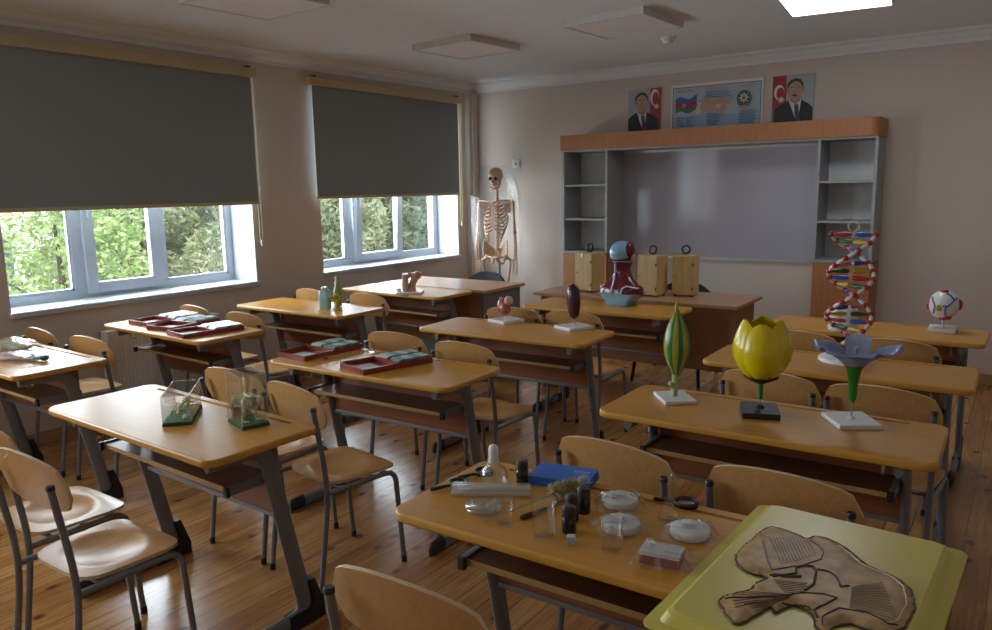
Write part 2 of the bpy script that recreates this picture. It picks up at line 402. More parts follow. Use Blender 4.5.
# ceiling lamps
def lamp(x, y, rz, lit, label):
    t = thing('ceiling_lamp', label, 'ceiling light', (x, y, ZC), rz, 'square ceiling panels')
    s = .297
    m = MB().use('lamp_body')
    for a, b in (((-s, -s), (s, -s+.014)), ((-s, s-.014), (s, s)), ((-s, -s+.014), (-s+.014, s-.014)), ((s-.014, -s+.014), (s, s-.014))):
        m.span((a[0], a[1], -.047), (b[0], b[1], 0))
    m.build('frame', None, t)
    MB().use('lamp_on' if lit else 'lamp_off').span((-s+.0145, -s+.0145, -.043), (s-.0145, s-.0145, -.035)).build('diffuser', None, t)
lamp(1.34, 2.97, -.06, False, 'unlit square ceiling panel lamp above the nearer window blind')
lamp(1.37, 4.93, -.07, False, 'unlit square ceiling panel lamp above the far window blind')
lamp(2.70, 4.93, -.05, False, 'unlit square ceiling panel lamp beside the smoke detector')
lamp(4.01, 5.08, .10, True, 'lit square ceiling panel lamp glowing white')
t = thing('smoke_detector', 'small white round smoke detector on the ceiling', 'smoke detector', (2.70, 5.70, ZC))
MB().use('white').lathe([(.055, 0), (.055, -.012), (.045, -.02)], n=24).build('base', None, t)
MB().use('white').lathe([(.040, -.02), (.040, -.032), (.030, -.042), (.012, -.046)], n=24).build('sensor_head', None, t)
# wall socket high by the corner
t = thing('wall_socket', 'small white square wall socket near the skeleton', 'socket', (.565, Y1, 1.815))
MB().use('white').span((-.045, -.014, -.045), (.045, 0, .045), .004).build('cover_plate', None, t)
m = MB().use('white').lathe([(.026, -.0), (.026, .004), (.020, .004), (.018, .0)], n=20, mtx=Matrix.Translation((0, -.012, 0)) @ Matrix.Rotation(pi/2, 4, 'X')); m.use('black').box((0, -.0165, .0), (.012, .002, .02)); m.build('socket_insert', None, t)

# ------------------------------------------------------------------ outside
struct(MB().use(plain('pale_ground', (.55, .52, .46), .9, .1, 2)).span((-70, -40, -4.2), (-.6, 70, -4.0)), 'ground')
def foliage(n, blobs, size, long, seed):
    rnd = random.Random(seed); V = []; F = []
    tot = sum(b[3]*b[4]*b[5] for b in blobs)
    for bx, by, bz, rx, ry, rz_ in blobs:
        for _ in range(int(n*rx*ry*rz_/tot)):
            while True:
                p = Vector((rnd.uniform(-1, 1), rnd.uniform(-1, 1), rnd.uniform(-1, 1)))
                if .15 < p.length < 1: break
            p = p*(p.length**-.35)
            c = Vector((bx+p.x*rx, by+p.y*ry, bz+p.z*rz_))
            a = Vector((rnd.gauss(0, 1), rnd.gauss(0, 1), rnd.gauss(0, .7))).normalized(); b = a.orthogonal().normalized(); b = b*cos(1.)+a.cross(b)*sin(rnd.uniform(0, 6))
            s = size*rnd.uniform(.6, 1.3); o = len(V)
            V += [c-a*s*long, c-b*s*.5, c+a*s*long, c+b*s*.5]; F.append((o, o+1, o+2, o+3))
    m = MB(); m.add(V, F, False); return m
LEAF = {'broad': leaf_mat('broad_leaves', (.22, .34, .10), (.50, .60, .30)), 'pine': leaf_mat('pine_needles', (.20, .26, .13), (.50, .53, .34)),
        'dark': leaf_mat('dark_conifer_needles', (.08, .13, .07), (.28, .34, .20)), 'shrub': leaf_mat('shrub_leaves', (.16, .30, .07), (.40, .52, .22))}
def tree(name, label, kind, x, y, blobs, n, size, long, h, group, seed):
    t = thing(name, label, 'tree' if 'tree' in label else 'shrub', (x, y, -4.0), 0, group)
    m = MB().use('bark'); rnd = random.Random(seed)
    m.tube([(0, 0, 0), (.05, .03, h*.4), (-.03, .05, h*.75), (0, 0, h)], .085, n=8, radii=[1.2, 1, .7, .25])
    for k in range(9):
        z = h*(.35+.06*k); a = k*2.4; l = 1.3-.1*k
        m.tube([(0, 0, z), (cos(a)*l*.5, sin(a)*l*.5, z+.2), (cos(a)*l, sin(a)*l, z+.45)], .035, n=6, radii=[1, .7, .3])
    m.build('trunk', None, t)
    f = foliage(n, blobs, size, long, seed); f.use(LEAF[kind]); f.build('foliage', None, t)
G = 'trees outside the classroom windows'
tree('leafy_tree', 'bright green leafy tree seen in the left pane of the nearer window', 'broad', -5.6, 5.0, [(0, 0, 4.6, 1.25, 1.1, 1.35), (.2, -.5, 3.7, 1.1, 1.0, .8), (0, .5, 5.3, .8, .8, .7)], 9000, .050, 1.0, 5.2, G, 1)
tree('pine_tree', 'grey-green pine tree seen in the middle pane of the nearer window', 'pine', -8.6, 7.6, [(0, -.6, 6.0, 1.3, 1.2, .8), (.2, .4, 5.2, 1.5, 1.5, .7), (0, -.2, 4.3, 1.5, 1.4, .6), (.2, .3, 7.0, 1.1, 1.1, .9)], 22000, .055, 1.8, 7.6, G, 2)
tree('pine_tree', 'sunlit pine tree seen in the right pane of the nearer window', 'pine', -5.7, 8.35, [(0, -.3, 4.4, 1.1, 1.0, .8), (.1, .2, 5.3, 1.0, .9, .7), (0, 0, 6.2, .9, .9, .8), (0, -.2, 3.4, 1.1, 1.1, .6)], 15000, .050, 1.7, 6.8, G, 3)
tree('conifer_tree', 'light green conifer tree seen in the left pane of the far window', 'pine', -5.7, 10.35, [(0, 0, 3.6, .85, .85, 1.0), (0, 0, 4.9, .8, .8, 1.0), (0, 0, 6.2, .7, .7, 1.1)], 17000, .050, 1.8, 7.2, G, 4)
tree('conifer_tree', 'dark conifer tree seen in the middle pane of the far window', 'dark', -6.3, 12.6, [(0, 0, 3.2, 1.25, 1.3, 1.0), (0, 0, 4.6, 1.2, 1.25, 1.0), (0, 0, 6.0, 1.0, 1.0, 1.1), (0, 0, 7.4, .6, .6, 1.0)], 22000, .058, 1.9, 8.4, G, 5)
tree('conifer_tree', 'dark conifer tree seen in the right pane of the far window', 'dark', -4.4, 15.3, [(0, 0, 3.2, 1.3, 1.3, 1.0), (0, 0, 4.6, 1.2, 1.2, 1.0), (0, 0, 6.0, .9, .9, 1.1)], 17000, .055, 1.9, 7.4, G, 6)
tree('conifer_tree', 'tall conifer tree standing behind the other trees outside the windows', 'pine', -12.5, 17.5, [(0, 0, 3.6, 2.2, 2.4, 1.4), (0, 0, 5.6, 1.9, 2.1, 1.4), (0, 0, 7.4, 1.2, 1.3, 1.4)], 15000, .09, 1.6, 9, G, 7)
tree('shrub', 'low green shrub below the trees outside the nearer window', 'shrub', -3.2, 4.1, [(0, -.2, 3.0, .6, .8, .75), (.0, .6, 2.9, .55, .7, .7)], 7000, .042, 1.0, 2.8, None, 8)
t = thing('house', 'pale sunlit house behind the trees outside the nearer window', 'building', (-19, 8, -4.0))
wl = MB().use(plain('white_house_render', (.80, .78, .74), .9, .03)).span((-4, -4, 0), (4, 4, 5.6)).build('wall', None, t)
MB().use(plain('grey_roofing', (.42, .42, .43), .8)).span((-4.3, -4.3, 5.6), (4.3, 4.3, 5.9)).build('roof', None, t)
for k in range(3):
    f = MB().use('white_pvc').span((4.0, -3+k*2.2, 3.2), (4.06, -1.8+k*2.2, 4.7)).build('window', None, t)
    MB().use(plain('dark_house_glass', (.1, .12, .14), .1)).span((4.055, -2.93+k*2.2, 3.27), (4.07, -1.87+k*2.2, 4.63)).build('pane', None, f)

# ------------------------------------------------------------------ wall unit and whiteboard
t = thing('wall_unit', 'grey and orange wall unit framing the whiteboard', 'shelf unit', (2.715, Y1, 0))
def ux(x): return x-2.715
def uy(y): return y-Y1
YF = 6.48
for a, b, sh in ((1.325, 1.805, (1.584, 1.264)), (3.64, 4.073, (1.575, 1.262))):
    m = MB().use('unit_grey')
    m.span((ux(a), uy(YF), .94), (ux(a+.02), -.002, 1.89)); m.build('side_panel', None, t)
    m = MB().use('unit_grey').span((ux(b-.022), uy(YF), .94), (ux(b), -.002, 1.89)); m.build('side_panel', None, t)
    MB().use('unit_back').span((ux(a+.021), -.016, .95), (ux(b-.023), -.002, 1.889)).build('back_panel', None, t)
    for z in sh: MB().use('unit_grey').span((ux(a+.021), uy(YF+.012), z-.018), (ux(b-.023), -.017, z)).build('shelf', None, t)
    MB().use('unit_grey').span((ux(a+.021), uy(YF), .930), (ux(b-.023), -.017, .952)).build('shelf', None, t)
    MB().use('unit_orange').span((ux(a), uy(YF+.022), 0), (ux(b), -.017, .928)).build('carcass', None, t)
    d = MB().use('unit_orange').span((ux(a+.004), uy(YF), .09), (ux(b-.004), uy(YF+.02), .926), .003).build('door', None, t)
m = MB().use('unit_orange')
pl = [(ux(1.322), -.002)] + [(ux(1.322), uy(6.45))]
for k in range(9):
    a = pi/2*k/8; pl.append((ux(4.012)+.065*sin(a), uy(6.515)-.065*cos(a)))
pl.append((ux(4.077), -.002))
m.prism(pl, 1.906, 2.045); m.build('pelmet', None, t)
MB().use('unit_grey').span((ux(1.322), uy(6.465), 1.890), (ux(4.07), -.002, 1.905)).build('pelmet_trim', None, t)

t = thing('whiteboard', 'large glossy whiteboard on the wall between the shelf towers', 'whiteboard', (2.685, Y1, .885))
m = MB().use('board').span((-.915, -.020, .02), (.915, -.002, .985)); m.build('writing_surface', None, t)
m = MB().use('alu')
out = rrect(1.87, 1.005, .05, 6, 0, .5025); inn = rrect(1.825, .96, .03, 6, 0, .5025); n = len(out)
R = Matrix.Rotation(pi/2, 4, 'X')
v = [(x, -.030, z) for x, z in out] + [(x, -.030, z) for x, z in inn] + [(x, -.001, z) for x, z in out] + [(x, -.021, z) for x, z in inn]
f = []
for k in range(n):
    q = (k+1) % n; f += [(k, q, n+q, n+k), (k, 2*n+k, 2*n+q, q), (n+k, n+q, 3*n+q, 3*n+k)]
m.add(v, f); m.build('frame', None, t)

# ------------------------------------------------------------------ pictures on the wall unit
class Flat(MB):
    """flat print: polygons in (x, z) stacked a hair apart"""
    def __init__(s): super().__init__(); s.y = -.0105
    def poly(s, mat, pts): s.use(mat); s.y -= .00025; s.add([(x, s.y, z) for x, z in pts], [tuple(range(len(pts)))]); return s
    def oval(s, mat, cx, cz, rx, rz, n=20): return s.poly(mat, [(cx+rx*cos(2*pi*k/n), cz+rz*sin(2*pi*k/n)) for k in range(n)])
    def rect(s, mat, a, b, c, d): return s.poly(mat, [(a, b), (c, b), (c, d), (a, d)])
    def star(s, mat, cx, cz, R, r, n=8, ph=pi/2): return s.poly(mat, [(cx+(R if k % 2 == 0 else r)*cos(ph+pi*k/n), cz+(R if k % 2 == 0 else r)*sin(ph+pi*k/n)) for k in range(2*n)])
PC = dict(p_bg=(.36, .39, .42), p_red=(.34, .025, .03), p_blue=(.05, .10, .36), p_green=(.04, .20, .06), p_white=(.70, .68, .68), p_suit=(.012, .014, .020), p_shirt=(.62, .64, .68),
          p_skin=(.46, .27, .19), p_skin2=(.34, .19, .13), p_hair=(.05, .042, .04), p_tie=(.12, .02, .035), p_tie2=(.04, .06, .13), p_lip=(.30, .12, .10), p_map=(.50, .31, .24), p_map2=(.66, .60, .50),
          p_sky=(.40, .47, .53), p_sea=(.28, .41, .53), p_text=(.10, .17, .32), p_otext=(.50, .30, .20), p_gold=(.42, .34, .12), p_line=(.08, .08, .10))
for k, c in PC.items(): MT[k] = plain(k.replace('p_', 'print_'), c, .35, .03)
def portrait(x, flag_right, label):
    W, H = .33, .405
    t = thing('portrait', label, 'picture', (x, Y1-.003, 2.0465), 0, 'pictures standing on the wall unit')
    MB().use('white').span((-W/2, -.010, 0), (W/2, 0, H)).build('panel', None, t)
    p = Flat(); s = 1 if flag_right else -1
    p.rect('p_bg', -W/2, 0, W/2, H)
    fx = .105*s
    p.poly('p_red', [(fx-.055*1, 0), (W/2*1 if s > 0 else fx+.055, 0), (W/2 if s > 0 else fx+.05, H), (fx-.05 if s > 0 else -W/2, H)] if s > 0 else [(-W/2, .06), (fx+.06, 0), (fx+.05, H), (-W/2, H)])
    if s < 0: p.poly('p_green', [(-W/2, 0), (-W/2+.07, 0), (-W/2+.02, .12), (-W/2, .14)])
    p.oval('p_white', fx-.005, H-.085 if s > 0 else H-.135, .042, .075 if s > 0 else .062); p.oval('p_red', fx+.004, H-.098 if s > 0 else H-.145, .032, .062 if s > 0 else .050)
    p.star('p_white', fx+.013, H-.165 if s > 0 else H-.195, .030, .013)
    c = -.028 if s > 0 else .02; d = 0.0 if s > 0 else .005
    p.poly('p_suit', [(-W/2+(0 if s > 0 else .02), 0), (-W/2+(0 if s > 0 else .02), .135), (c-.105, .165+d), (c-.045, .20+d), (c+.05, .195+d), (c+.115, .16), (.135 if s > 0 else W/2, .125), (.15 if s > 0 else W/2, 0)])
    p.poly('p_shirt', [(c-.052, .20+d), (c+.018, .02), (c+.03, .04), (c+.050, .195+d), (c+.03, .235), (c-.04, .23)])
    tm = 'p_tie' if s > 0 else 'p_tie2'
    p.poly(tm, [(c-.004, .165), (c+.026, .165), (c+.030, .145), (c+.048, .01), (c+.012, .0), (c-.004, .142)])
    p.poly('p_skin2', [(c-.040, .19+d), (c+.008, .165), (c+.042, .19+d), (c+.046, .25), (c-.05, .26)])
    p.oval('p_hair', c-.004, .315, .064, .058); p.oval('p_skin2', c-.063, .282, .010, .020); p.oval('p_skin2', c+.058, .282, .010, .020)
    p.poly('p_skin', [(c+.060*sin(a)*(1 if cos(a) > -.3 else .93), .272+.076*cos(a)*(1.04 if cos(a) > 0 else 1.02)) for a in [2*pi*k/28 for k in range(28)]])
    p.poly('p_hair', [(c-.062, .285), (c-.066, .325), (c-.040, .365), (c, .376), (c+.042, .363), (c+.062, .322), (c+.058, .288), (c+.050, .326), (c+.012, .353), (c-.03, .351), (c-.054, .326)])
    for e in (-.026, .024):
        p.rect('p_hair', c+e-.015, .301, c+e+.015, .3065); p.oval('p_white', c+e, .289, .010, .0045, 10); p.oval('p_line', c+e, .289, .0045, .0045, 10)
    p.poly('p_skin2', [(c-.004, .295), (c+.006, .255), (c-.014, .252)])
    if s < 0: p.poly('p_hair', [(c-.030, .236), (c-.004, .249), (c+.022, .236), (c+.012, .232), (c-.02, .232)])
    p.rect('p_lip', c-.020, .222, c+.014, .2275)
    p.build('printed_picture', None, t)
portrait(2.015, True, 'portrait of a man in a dark suit with the flag on the right')
portrait(3.345, False, 'portrait of a moustached man in a dark suit with the flag on the left')
t = thing('map_poster', 'pale blue poster with a flag, a map and an emblem, between the two portraits', 'poster', (2.688, Y1-.003, 2.0465), 0, 'pictures standing on the wall unit')
W, H = .825, .41
MB().use('white').span((-W/2, -.010, 0), (W/2, 0, H)).build('panel', None, t)
p = Flat(); p.rect('p_line', -.398, 0, .398, .385); p.rect('p_sky', -.392, 0, .392, .379); p.rect('p_sea', -.392, 0, .392, .16); p.rect('p_sky', -.392, .13, .392, .19)
for k, c in enumerate(('p_green', 'p_red', 'p_blue')):
    b = .155+k*.042; top = [(-.37+.20*i/10, b+.043+.016*sin(i*.75)+.002*i) for i in range(11)]; bot = [(-.37+.20*i/10, b+.016*sin(i*.75)+.002*i) for i in range(10, -1, -1)]
    p.poly(c, top+bot)
p.oval('p_white', -.285, .225, .014, .016, 14); p.oval('p_red', -.281, .225, .011, .013, 14); p.star('p_white', -.272, .225, .008, .004)
p.poly('p_map2', [(-.18, .15), (-.175, .20), (-.155, .215), (-.15, .24), (-.12, .235), (-.11, .21), (-.12, .17), (-.15, .14)])
p.poly('p_sea', [(-.17, .24), (-.10, .30), (.05, .32), (.18, .29), (.16, .24)])
p.poly('p_map', [(-.13, .17), (-.14, .21), (-.12, .25), (-.09, .245), (-.07, .285), (-.03, .275), (-.01, .295), (.03, .27), (.06, .285), (.09, .25), (.145, .235), (.13, .215), (.10, .21), (.105, .17), (.085, .15), (.08, .11), (.06, .085), (.045, .12), (.02, .135), (.0, .17), (-.03, .15), (-.06, .165), (-.08, .15), (-.10, .175)])
p.poly('p_map2', [(.0, .205), (.02, .225), (.05, .215), (.045, .19), (.015, .185)])
rnd = random.Random(3)
for z0, z1, xa, xb, mt, n in ((.335, .362, -.36, -.18, 'p_otext', 3), (.335, .365, -.10, .12, 'p_otext', 3), (.335, .362, .20, .36, 'p_otext', 3), (.27, .33, -.10, .14, 'p_text', 4), (.19, .25, -.10, .08, 'p_otext', 4),
                          (.03, .14, -.08, .06, 'p_text', 9), (.03, .15, .20, .38, 'p_text', 9), (.03, .12, -.36, -.28, 'p_text', 4), (.03, .12, -.27, -.18, 'p_text', 4)):
    for k in range(n):
        z = z1-(z1-z0)*k/n; p.rect(mt, xa+rnd.uniform(0, .02), z-(z1-z0)/n*.45, xb-rnd.uniform(0, .04), z)
p.oval('p_green', .255, .245, .064, .072); p.oval('p_line', .255, .252, .052, .060); p.oval('p_gold', .255, .175, .040, .014)
p.star('p_white', .255, .252, .050, .022); p.oval('p_gold', .255, .252, .019, .022); p.poly('p_red', [(.247, .238), (.263, .238), (.262, .252), (.255, .270), (.248, .252)])
p.build('printed_picture', None, t)

# ------------------------------------------------------------------ teacher's desks and black chairs
t = thing('teacher_desk', 'brown teacher desk carrying the wooden cases below the whiteboard', 'desk', (2.715, 5.285, 0))
MB().use('desk_top').span((-.795, -.295, .735), (.795, .295, .76), .003).build('desktop', None, t)
for s in (-1, 1): MB().use('desk_brown').span((s*.735-.011, -.265, 0), (s*.735+.011, .265, .7345)).build('side_panel', None, t)
MB().use('desk_brown').span((-.7235, -.245, .29), (.7235, -.228, .7345)).build('modesty_panel', None, t)
t = thing('teacher_desk', 'teacher desk with a grey side panel below the far window', 'desk', (.965, 5.165, 0))
MB().use('desk_top').span((-.585, -.285, .735), (.585, .285, .76), .003).build('desktop', None, t)
for s in (-1, 1): MB().use('desk_grey').span((s*.535-.011, -.262, 0), (s*.535+.011, .262, .7345)).build('side_panel', None, t)
MB().use('desk_brown').span((-.5235, -.245, .30), (.5235, -.228, .7345)).build('modesty_panel', None, t)
MB().use('desk_grey').span((-.5235, -.240, .06), (.5235, -.229, .2985)).build('kick_panel', None, t)
def visitor_chair(x, y, rz, label):
    t = thing('visitor_chair', label, 'chair', (x, y, 0), rz, 'black padded chairs at the teacher desks')
    g = [[(-.225+.45*i/14, -.20-.05*(1-((i-7)/7)**2)-.05*k/6, .50+(.255-.085*abs((i-7)/7)**2.6)*k/6) for k in range(7)] for i in range(15)]
    MB().use('black_cloth').sheet(g, .035).build('backrest', None, t)
    MB().use('black_cloth').box((0, .03, .44), (.46, .44, .06), bev=.02).build('seat', None, t)
    for s in (-1, 1):
        MB().use('black').tube(fillet([(s*.27, .30, 0), (s*.235, .22, .40), (s*.235, -.20, .42)], .05), .011, .016, n=8).build('leg', None, t)
        MB().use('black').tube(fillet([(s*.27, -.30, 0), (s*.235, -.19, .42), (s*.20, -.23, .62)], .05), .011, .016, n=8).build('leg', None, t)
visitor_chair(.745, 5.76, pi, 'black padded chair behind the grey-sided desk below the far window')
visitor_chair(2.74, 5.88, pi+.1, 'black padded chair behind the desk with the wooden cases')

# ------------------------------------------------------------------ pupils' desks
DL, DW = 1.085, .442
def desk_proto(label):
    t = thing('school_desk', label, 'desk', (0, 0, 0), 0, "pupils' two-seat desks in three rows")
    m = MB().use('top_edge'); r = .045
    prs = [(.006, .735), (.0015, .7365), (0, .741), (0, .753), (.002, .758), (.006, .76)]
    rings = [[(x, y, z) for x, y in rrect(DL-2*i, DW-2*i, r-i)] for i, z in prs]
    m.loft(rings, False, True); n = len(rings[0]); m.add(rings[0], [tuple(range(n))])
    m.use('top')
    bm = bmesh.new(); o = [bm.verts.new(p) for p in rings[-1]]; gr = rrect(DL-.22, .016, .0078, 4, 0, DW/2-.042); iv = [bm.verts.new((x, y, .76)) for x, y in gr]
    eds = [bm.edges.new((o[k], o[(k+1) % n])) for k in range(n)] + [bm.edges.new((iv[k], iv[(k+1) % len(iv)])) for k in range(len(iv))]
    bmesh.ops.triangle_fill(bm, use_beauty=True, edges=eds)
    bm.verts.index_update(); m.add([v.co[:] for v in bm.verts], [[v.index for v in f.verts] for f in bm.faces]); bm.free()
    k = len(gr); m.add([(x, y, .76) for x, y in gr] + [(x, y, .752) for x, y in gr], [(i, (i+1) % k, k+(i+1) % k, k+i) for i in range(k)] + [tuple(range(k, 2*k))])
    m.build('tabletop', None, t)
    for s in (-1, 1):
        x = s*.44
        p = fillet([(x, -.165, .717), (x, .055, .717), (x, .195, .032), (x, -.17, .032)], .085, 7)
        lg = MB().use('metal').tube(p, .032, .016, n=14, side=(1, 0, 0)).build('leg', None, t)
        m = MB().use('black')
        pts = [(.105, 0), (.262, 0), (.262, .05), (.222, .165), (.198, .165), (.215, .075), (.195, .062), (.105, .062)]
        m.prism([(y, z) for y, z in pts], x-.018, x+.018, Matrix(((0, 0, 1, 0), (1, 0, 0, 0), (0, 1, 0, 0), (0, 0, 0, 1)))); m.build('foot_cap', None, lg)
        m = MB().use('black').loft([[(x+cos(2*pi*j/12)*a, y, .035*b+.0+.0345*b*sin(2*pi*j/12)*.98) for j in range(12)] for y, a, b in ((-.225, .010, .6), (-.215, .017, .95), (-.14, .019, 1.0))], True, True)
        m.build('foot_cap', None, lg)
        ra = MB().use('metal').span((s*.415-.009, -.075, .574), (s*.415+.009, .125, .604), .003).build('shelf_rail', None, t)
        MB().use('black').span((s*.415-.011, -.090, .572), (s*.415+.011, -.0755, .606), .003).build('end_cap', None, ra)
        m = MB().use('wire').tube(fillet([(s*.39, -.115, .735), (s*.39, -.118, .672), (s*.39, -.085, .660), (s*.39, -.078, .690)], .014, 4), .0028, n=6)
        m.box((s*.39, -.115, .731), (.022, .03, .008)); m.build('bag_hook', None, t)
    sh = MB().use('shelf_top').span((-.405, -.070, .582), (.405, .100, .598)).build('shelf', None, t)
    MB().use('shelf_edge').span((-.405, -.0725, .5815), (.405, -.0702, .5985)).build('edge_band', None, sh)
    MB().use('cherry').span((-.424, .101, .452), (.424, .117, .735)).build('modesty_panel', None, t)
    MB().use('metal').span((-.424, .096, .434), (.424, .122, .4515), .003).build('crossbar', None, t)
    return t
DESKS = [((.815, 1.715), -.01, 'honey desk nearest the left wall, crowded with plastic-wrapped packs'),
 ((.843, 2.655), -.03, 'honey desk below the nearer window holding red slide boxes'),
 ((.893, 3.625), .015, 'honey desk between the windows holding a blue bottle'),
 ((.915, 4.627), -.028, 'honey desk below the far window holding a body model'),
 ((2.549, 1.528), -.028, 'honey desk with the two clear cases on green bases'),
 ((2.613, 2.550), .026, 'honey desk in the middle row with two red slide boxes'),
 ((2.670, 3.593), .034, 'honey desk with the heart and the brown oval model'),
 ((2.736, 4.612), .022, 'honey desk carrying the blue and maroon head bust'),
 ((4.318, 1.567), .021, 'honey desk crowded with laboratory glassware in the foreground'),
 ((4.357, 2.621), .006, 'honey desk carrying the yellow tulip model'),
 ((4.394, 3.595), .005, 'honey desk on which the double helix model stands'),
 ((4.387, 4.602), -.009, 'honey desk with the white ball model, last of the right-hand row')]
d0 = None
for (x, y), rz, lab in DESKS:
    if d0 is None: d0 = desk_proto(lab); d0.location = (x, y, 0); d0.rotation_euler = (0, 0, rz)
    else: dup(d0, (x, y, 0), rz, lab)

# ------------------------------------------------------------------ pupils' chairs (origin: middle of the backrest on the floor, facing +y)
def chair_proto(label):
    t = thing('school_chair', label, 'chair', (0, 0, 0), 0, "pupils' plywood chairs")
    g = []
    for i in range(17):
        u = -1+2*i/16; x = .203*u; e = abs(u)
        zt = .828-.034*e**2.2 - (.05*((e-.82)/.18)**2 if e > .82 else 0); zb = .672-.012*(1-e*e) + (.040*((e-.82)/.18)**2 if e > .82 else 0)
        row = []
        for k in range(9):
            z = zb+(zt-zb)*k/8; row.append((x, .42*x*x+.0165-.20*(z-.75), z))
        g.append(row)
    b = MB().use('ply').sheet(g, .010); b.use('ply_edge'); b.m[-len([0 for _ in range(2*(17+9)-4)]):] = [b.cur]*(2*(17+9)-4); b.build('backrest', None, t)
    # seat: squarish rounded outline with an oval hollow
    G = []; ns = 48
    def outl(a):
        c, s = cos(a), sin(a); q = (abs(c)**5+abs(s)**5)**-.2
        x = c*q; y = s*q; wx = .178+.010*y; return x*wx, .235+.165*y
    rr = [0, .2, .36, .48, .58, .66, .74, .82, .91, 1]
    for r in rr:
        row = []
        for k in range(ns):
            x, y = outl(2*pi*k/ns); x *= r; y = .235+(y-.235)*r
            q = ((x/.135)**2+((y-.225)/.115)**2)
            z = .442 - (.019*(1-q)**.8 if q < 1 else 0)*1.0 - max(0, y-.355)**2*4.0
            row.append((x, y, z))
        G.append(row)
    m = MB().use('ply'); v = [G[0][0]] + [p for r in G[1:] for p in r]; f = [(0, 1+k, 1+(k+1) % ns) for k in range(ns)]
    for i in range(len(G)-2):
        a = 1+i*ns; b_ = a+ns
        for k in range(ns): f.append((a+k, b_+k, b_+(k+1) % ns, a+(k+1) % ns))
    m.add(v, f, True); lo = [(x, y, z-.011) for x, y, z in v]; m.add(lo, [tuple(reversed(q)) for q in f], True)
    m.use('ply_edge'); e = G[-1]; m.add(e+[(x, y, z-.011) for x, y, z in e], [(k, (k+1) % ns, ns+(k+1) % ns, ns+k) for k in range(ns)]); m.build('seat', None, t)
    for s in (-1, 1):
        x = s*.180
        bl = MB().use('metal').tube(fillet([(x, -.010, .012), (x, .050, .43), (x*1.0, .002, .757)], .12, 6), .011, n=10).build('back_leg', None, t)
        MB().use('black').lathe([(.0122, 0), (.0122, .010), (.010, .013)], (x, .0030, .752), 10).build('top_cap', None, bl)
        MB().use('black').lathe([(.0125, 0), (.0125, .028)], (x, -.010, 0), 10).build('foot_cap', None, bl)
        fl = MB().use('metal').tube(fillet([(x, .050, .416), (x, .375, .416), (x, .405, .012)], .055, 6), .011, n=10).build('front_leg', None, t)
        MB().use('black').lathe([(.0125, 0), (.0125, .028)], (x, .405, 0), 10).build('foot_cap', None, fl)
    for y in (.12, .33): MB().use('metal').tube([(-.176, y, .416), (.176, y, .416)], .009, n=8).build('stretcher', None, t)
    return t
CH = [(2.697, .930, .015, 'plywood chair in the left foreground showing a shiny hollowed seat'),
 (2.245, 1.000, 0, 'plywood chair half out of the picture at the left edge'),
 (.49, 1.975, -.05, 'chair by the left wall with only its backrest above the plastic-covered desk'),
 (1.00, 1.985, .04, 'chair beside the radiator behind the plastic-covered desk'),
 (.51, 2.945, -.08, 'left chair of the two behind the desk stacked with red slide boxes'),
 (1.07, 2.915, -.03, 'right chair of the two behind the desk stacked with red slide boxes'),
 (.555, 3.92, -.08, 'chair to the left of the blue bottle by the windows'),
 (1.14, 3.935, -.04, 'chair to the right of the blue bottle by the windows'),
 (2.315, 1.915, .0, 'chair behind the clear cases, left one of its pair'),
 (2.744, 1.878, -.152, 'chair with a clearly visible seat to the right of the clear cases'),
 (2.36, 2.895, .05, 'chair behind the red slide boxes of the middle row'),
 (2.835, 2.865, -.05, 'chair with its seat showing right of the middle desk with red slide boxes'),
 (2.435, 3.90, .07, 'chair behind the heart model'),
 (2.845, 3.935, .0, 'chair behind the dark brown oval model'),
 (4.125, .985, .03, 'chair cut off by the bottom edge in the middle foreground'),
 (4.105, 1.920, -.09, 'chair behind the blue booklet and laboratory glassware'),
 (4.58, 1.935, -.04, 'chair behind the round magnifier and yellow relief board'),
 (4.25, 3.015, -.08, 'chair behind the yellow tulip model'),
 (4.66, 2.985, -.08, 'chair behind the blue trumpet flower model'),
 (4.135, 3.945, 0, 'chair to the left of the double helix model in front of the last desk'),
 (4.575, 3.945, 0, 'chair to the right of the double helix model in front of the last desk')]
c0 = None
for x, y, rz, lab in CH:
    if c0 is None: c0 = chair_proto(lab); c0.location = (x, y, 0); c0.rotation_euler = (0, 0, rz)
    else: dup(c0, (x, y, 0), rz, lab)

# ------------------------------------------------------------------ things on the desks
TZ = .7602
MT['red_case'] = plain('dark_red_plastic', (.24, .028, .018), .35)
MT['paper'] = plain('white_paper', (.62, .62, .64), .7, .03)
MT['slide'] = plain('green_tinted_slide_glass', (.21, .29, .265), .25, .25, 40)
MT['slide2'] = plain('pale_slide_glass', (.42, .49, .46), .25, .2, 40)
MT['film'] = clear('clear_wrapping_film', (.995, .995, .995), .02, .16, haze=.03, graze=.42)
MT['acrylic'] = clear('clear_acrylic', (.99, .995, .99), .0, .02, haze=.006)
MT['labglass'] = clear('laboratory_glass', (.99, 1.0, .995), .03, .06)
MT['case_edge'] = plain('clear_plastic_edge', (.55, .58, .56), .25)
MT['bone'] = plain('ivory_bone', (.62, .53, .29), .5, .15, 60)
MT['green_base'] = plain('green_felt_base', (.035, .16, .055), .7, .1)
MT['dark_green'] = plain('dark_green_base_edge', (.02, .07, .03), .6)
MT['white_base'] = plain('white_stand_plastic', (.74, .74, .75), .35, .02)
MT['maroon'] = plain('maroon_muscle', (.125, .012, .022), .22, .25, 60)
MT['sky_blue'] = plain('light_blue_plastic', (.24, .42, .56), .22, .04)
MT['pale_pink'] = plain('pale_pink_plastic', (.58, .36, .30), .4, .08)
MT['flesh'] = plain('flesh_plastic', (.56, .29, .18), .35, .10, 40)
MT['heart_red'] = plain('heart_red', (.42, .10, .07), .3, .5, 55)
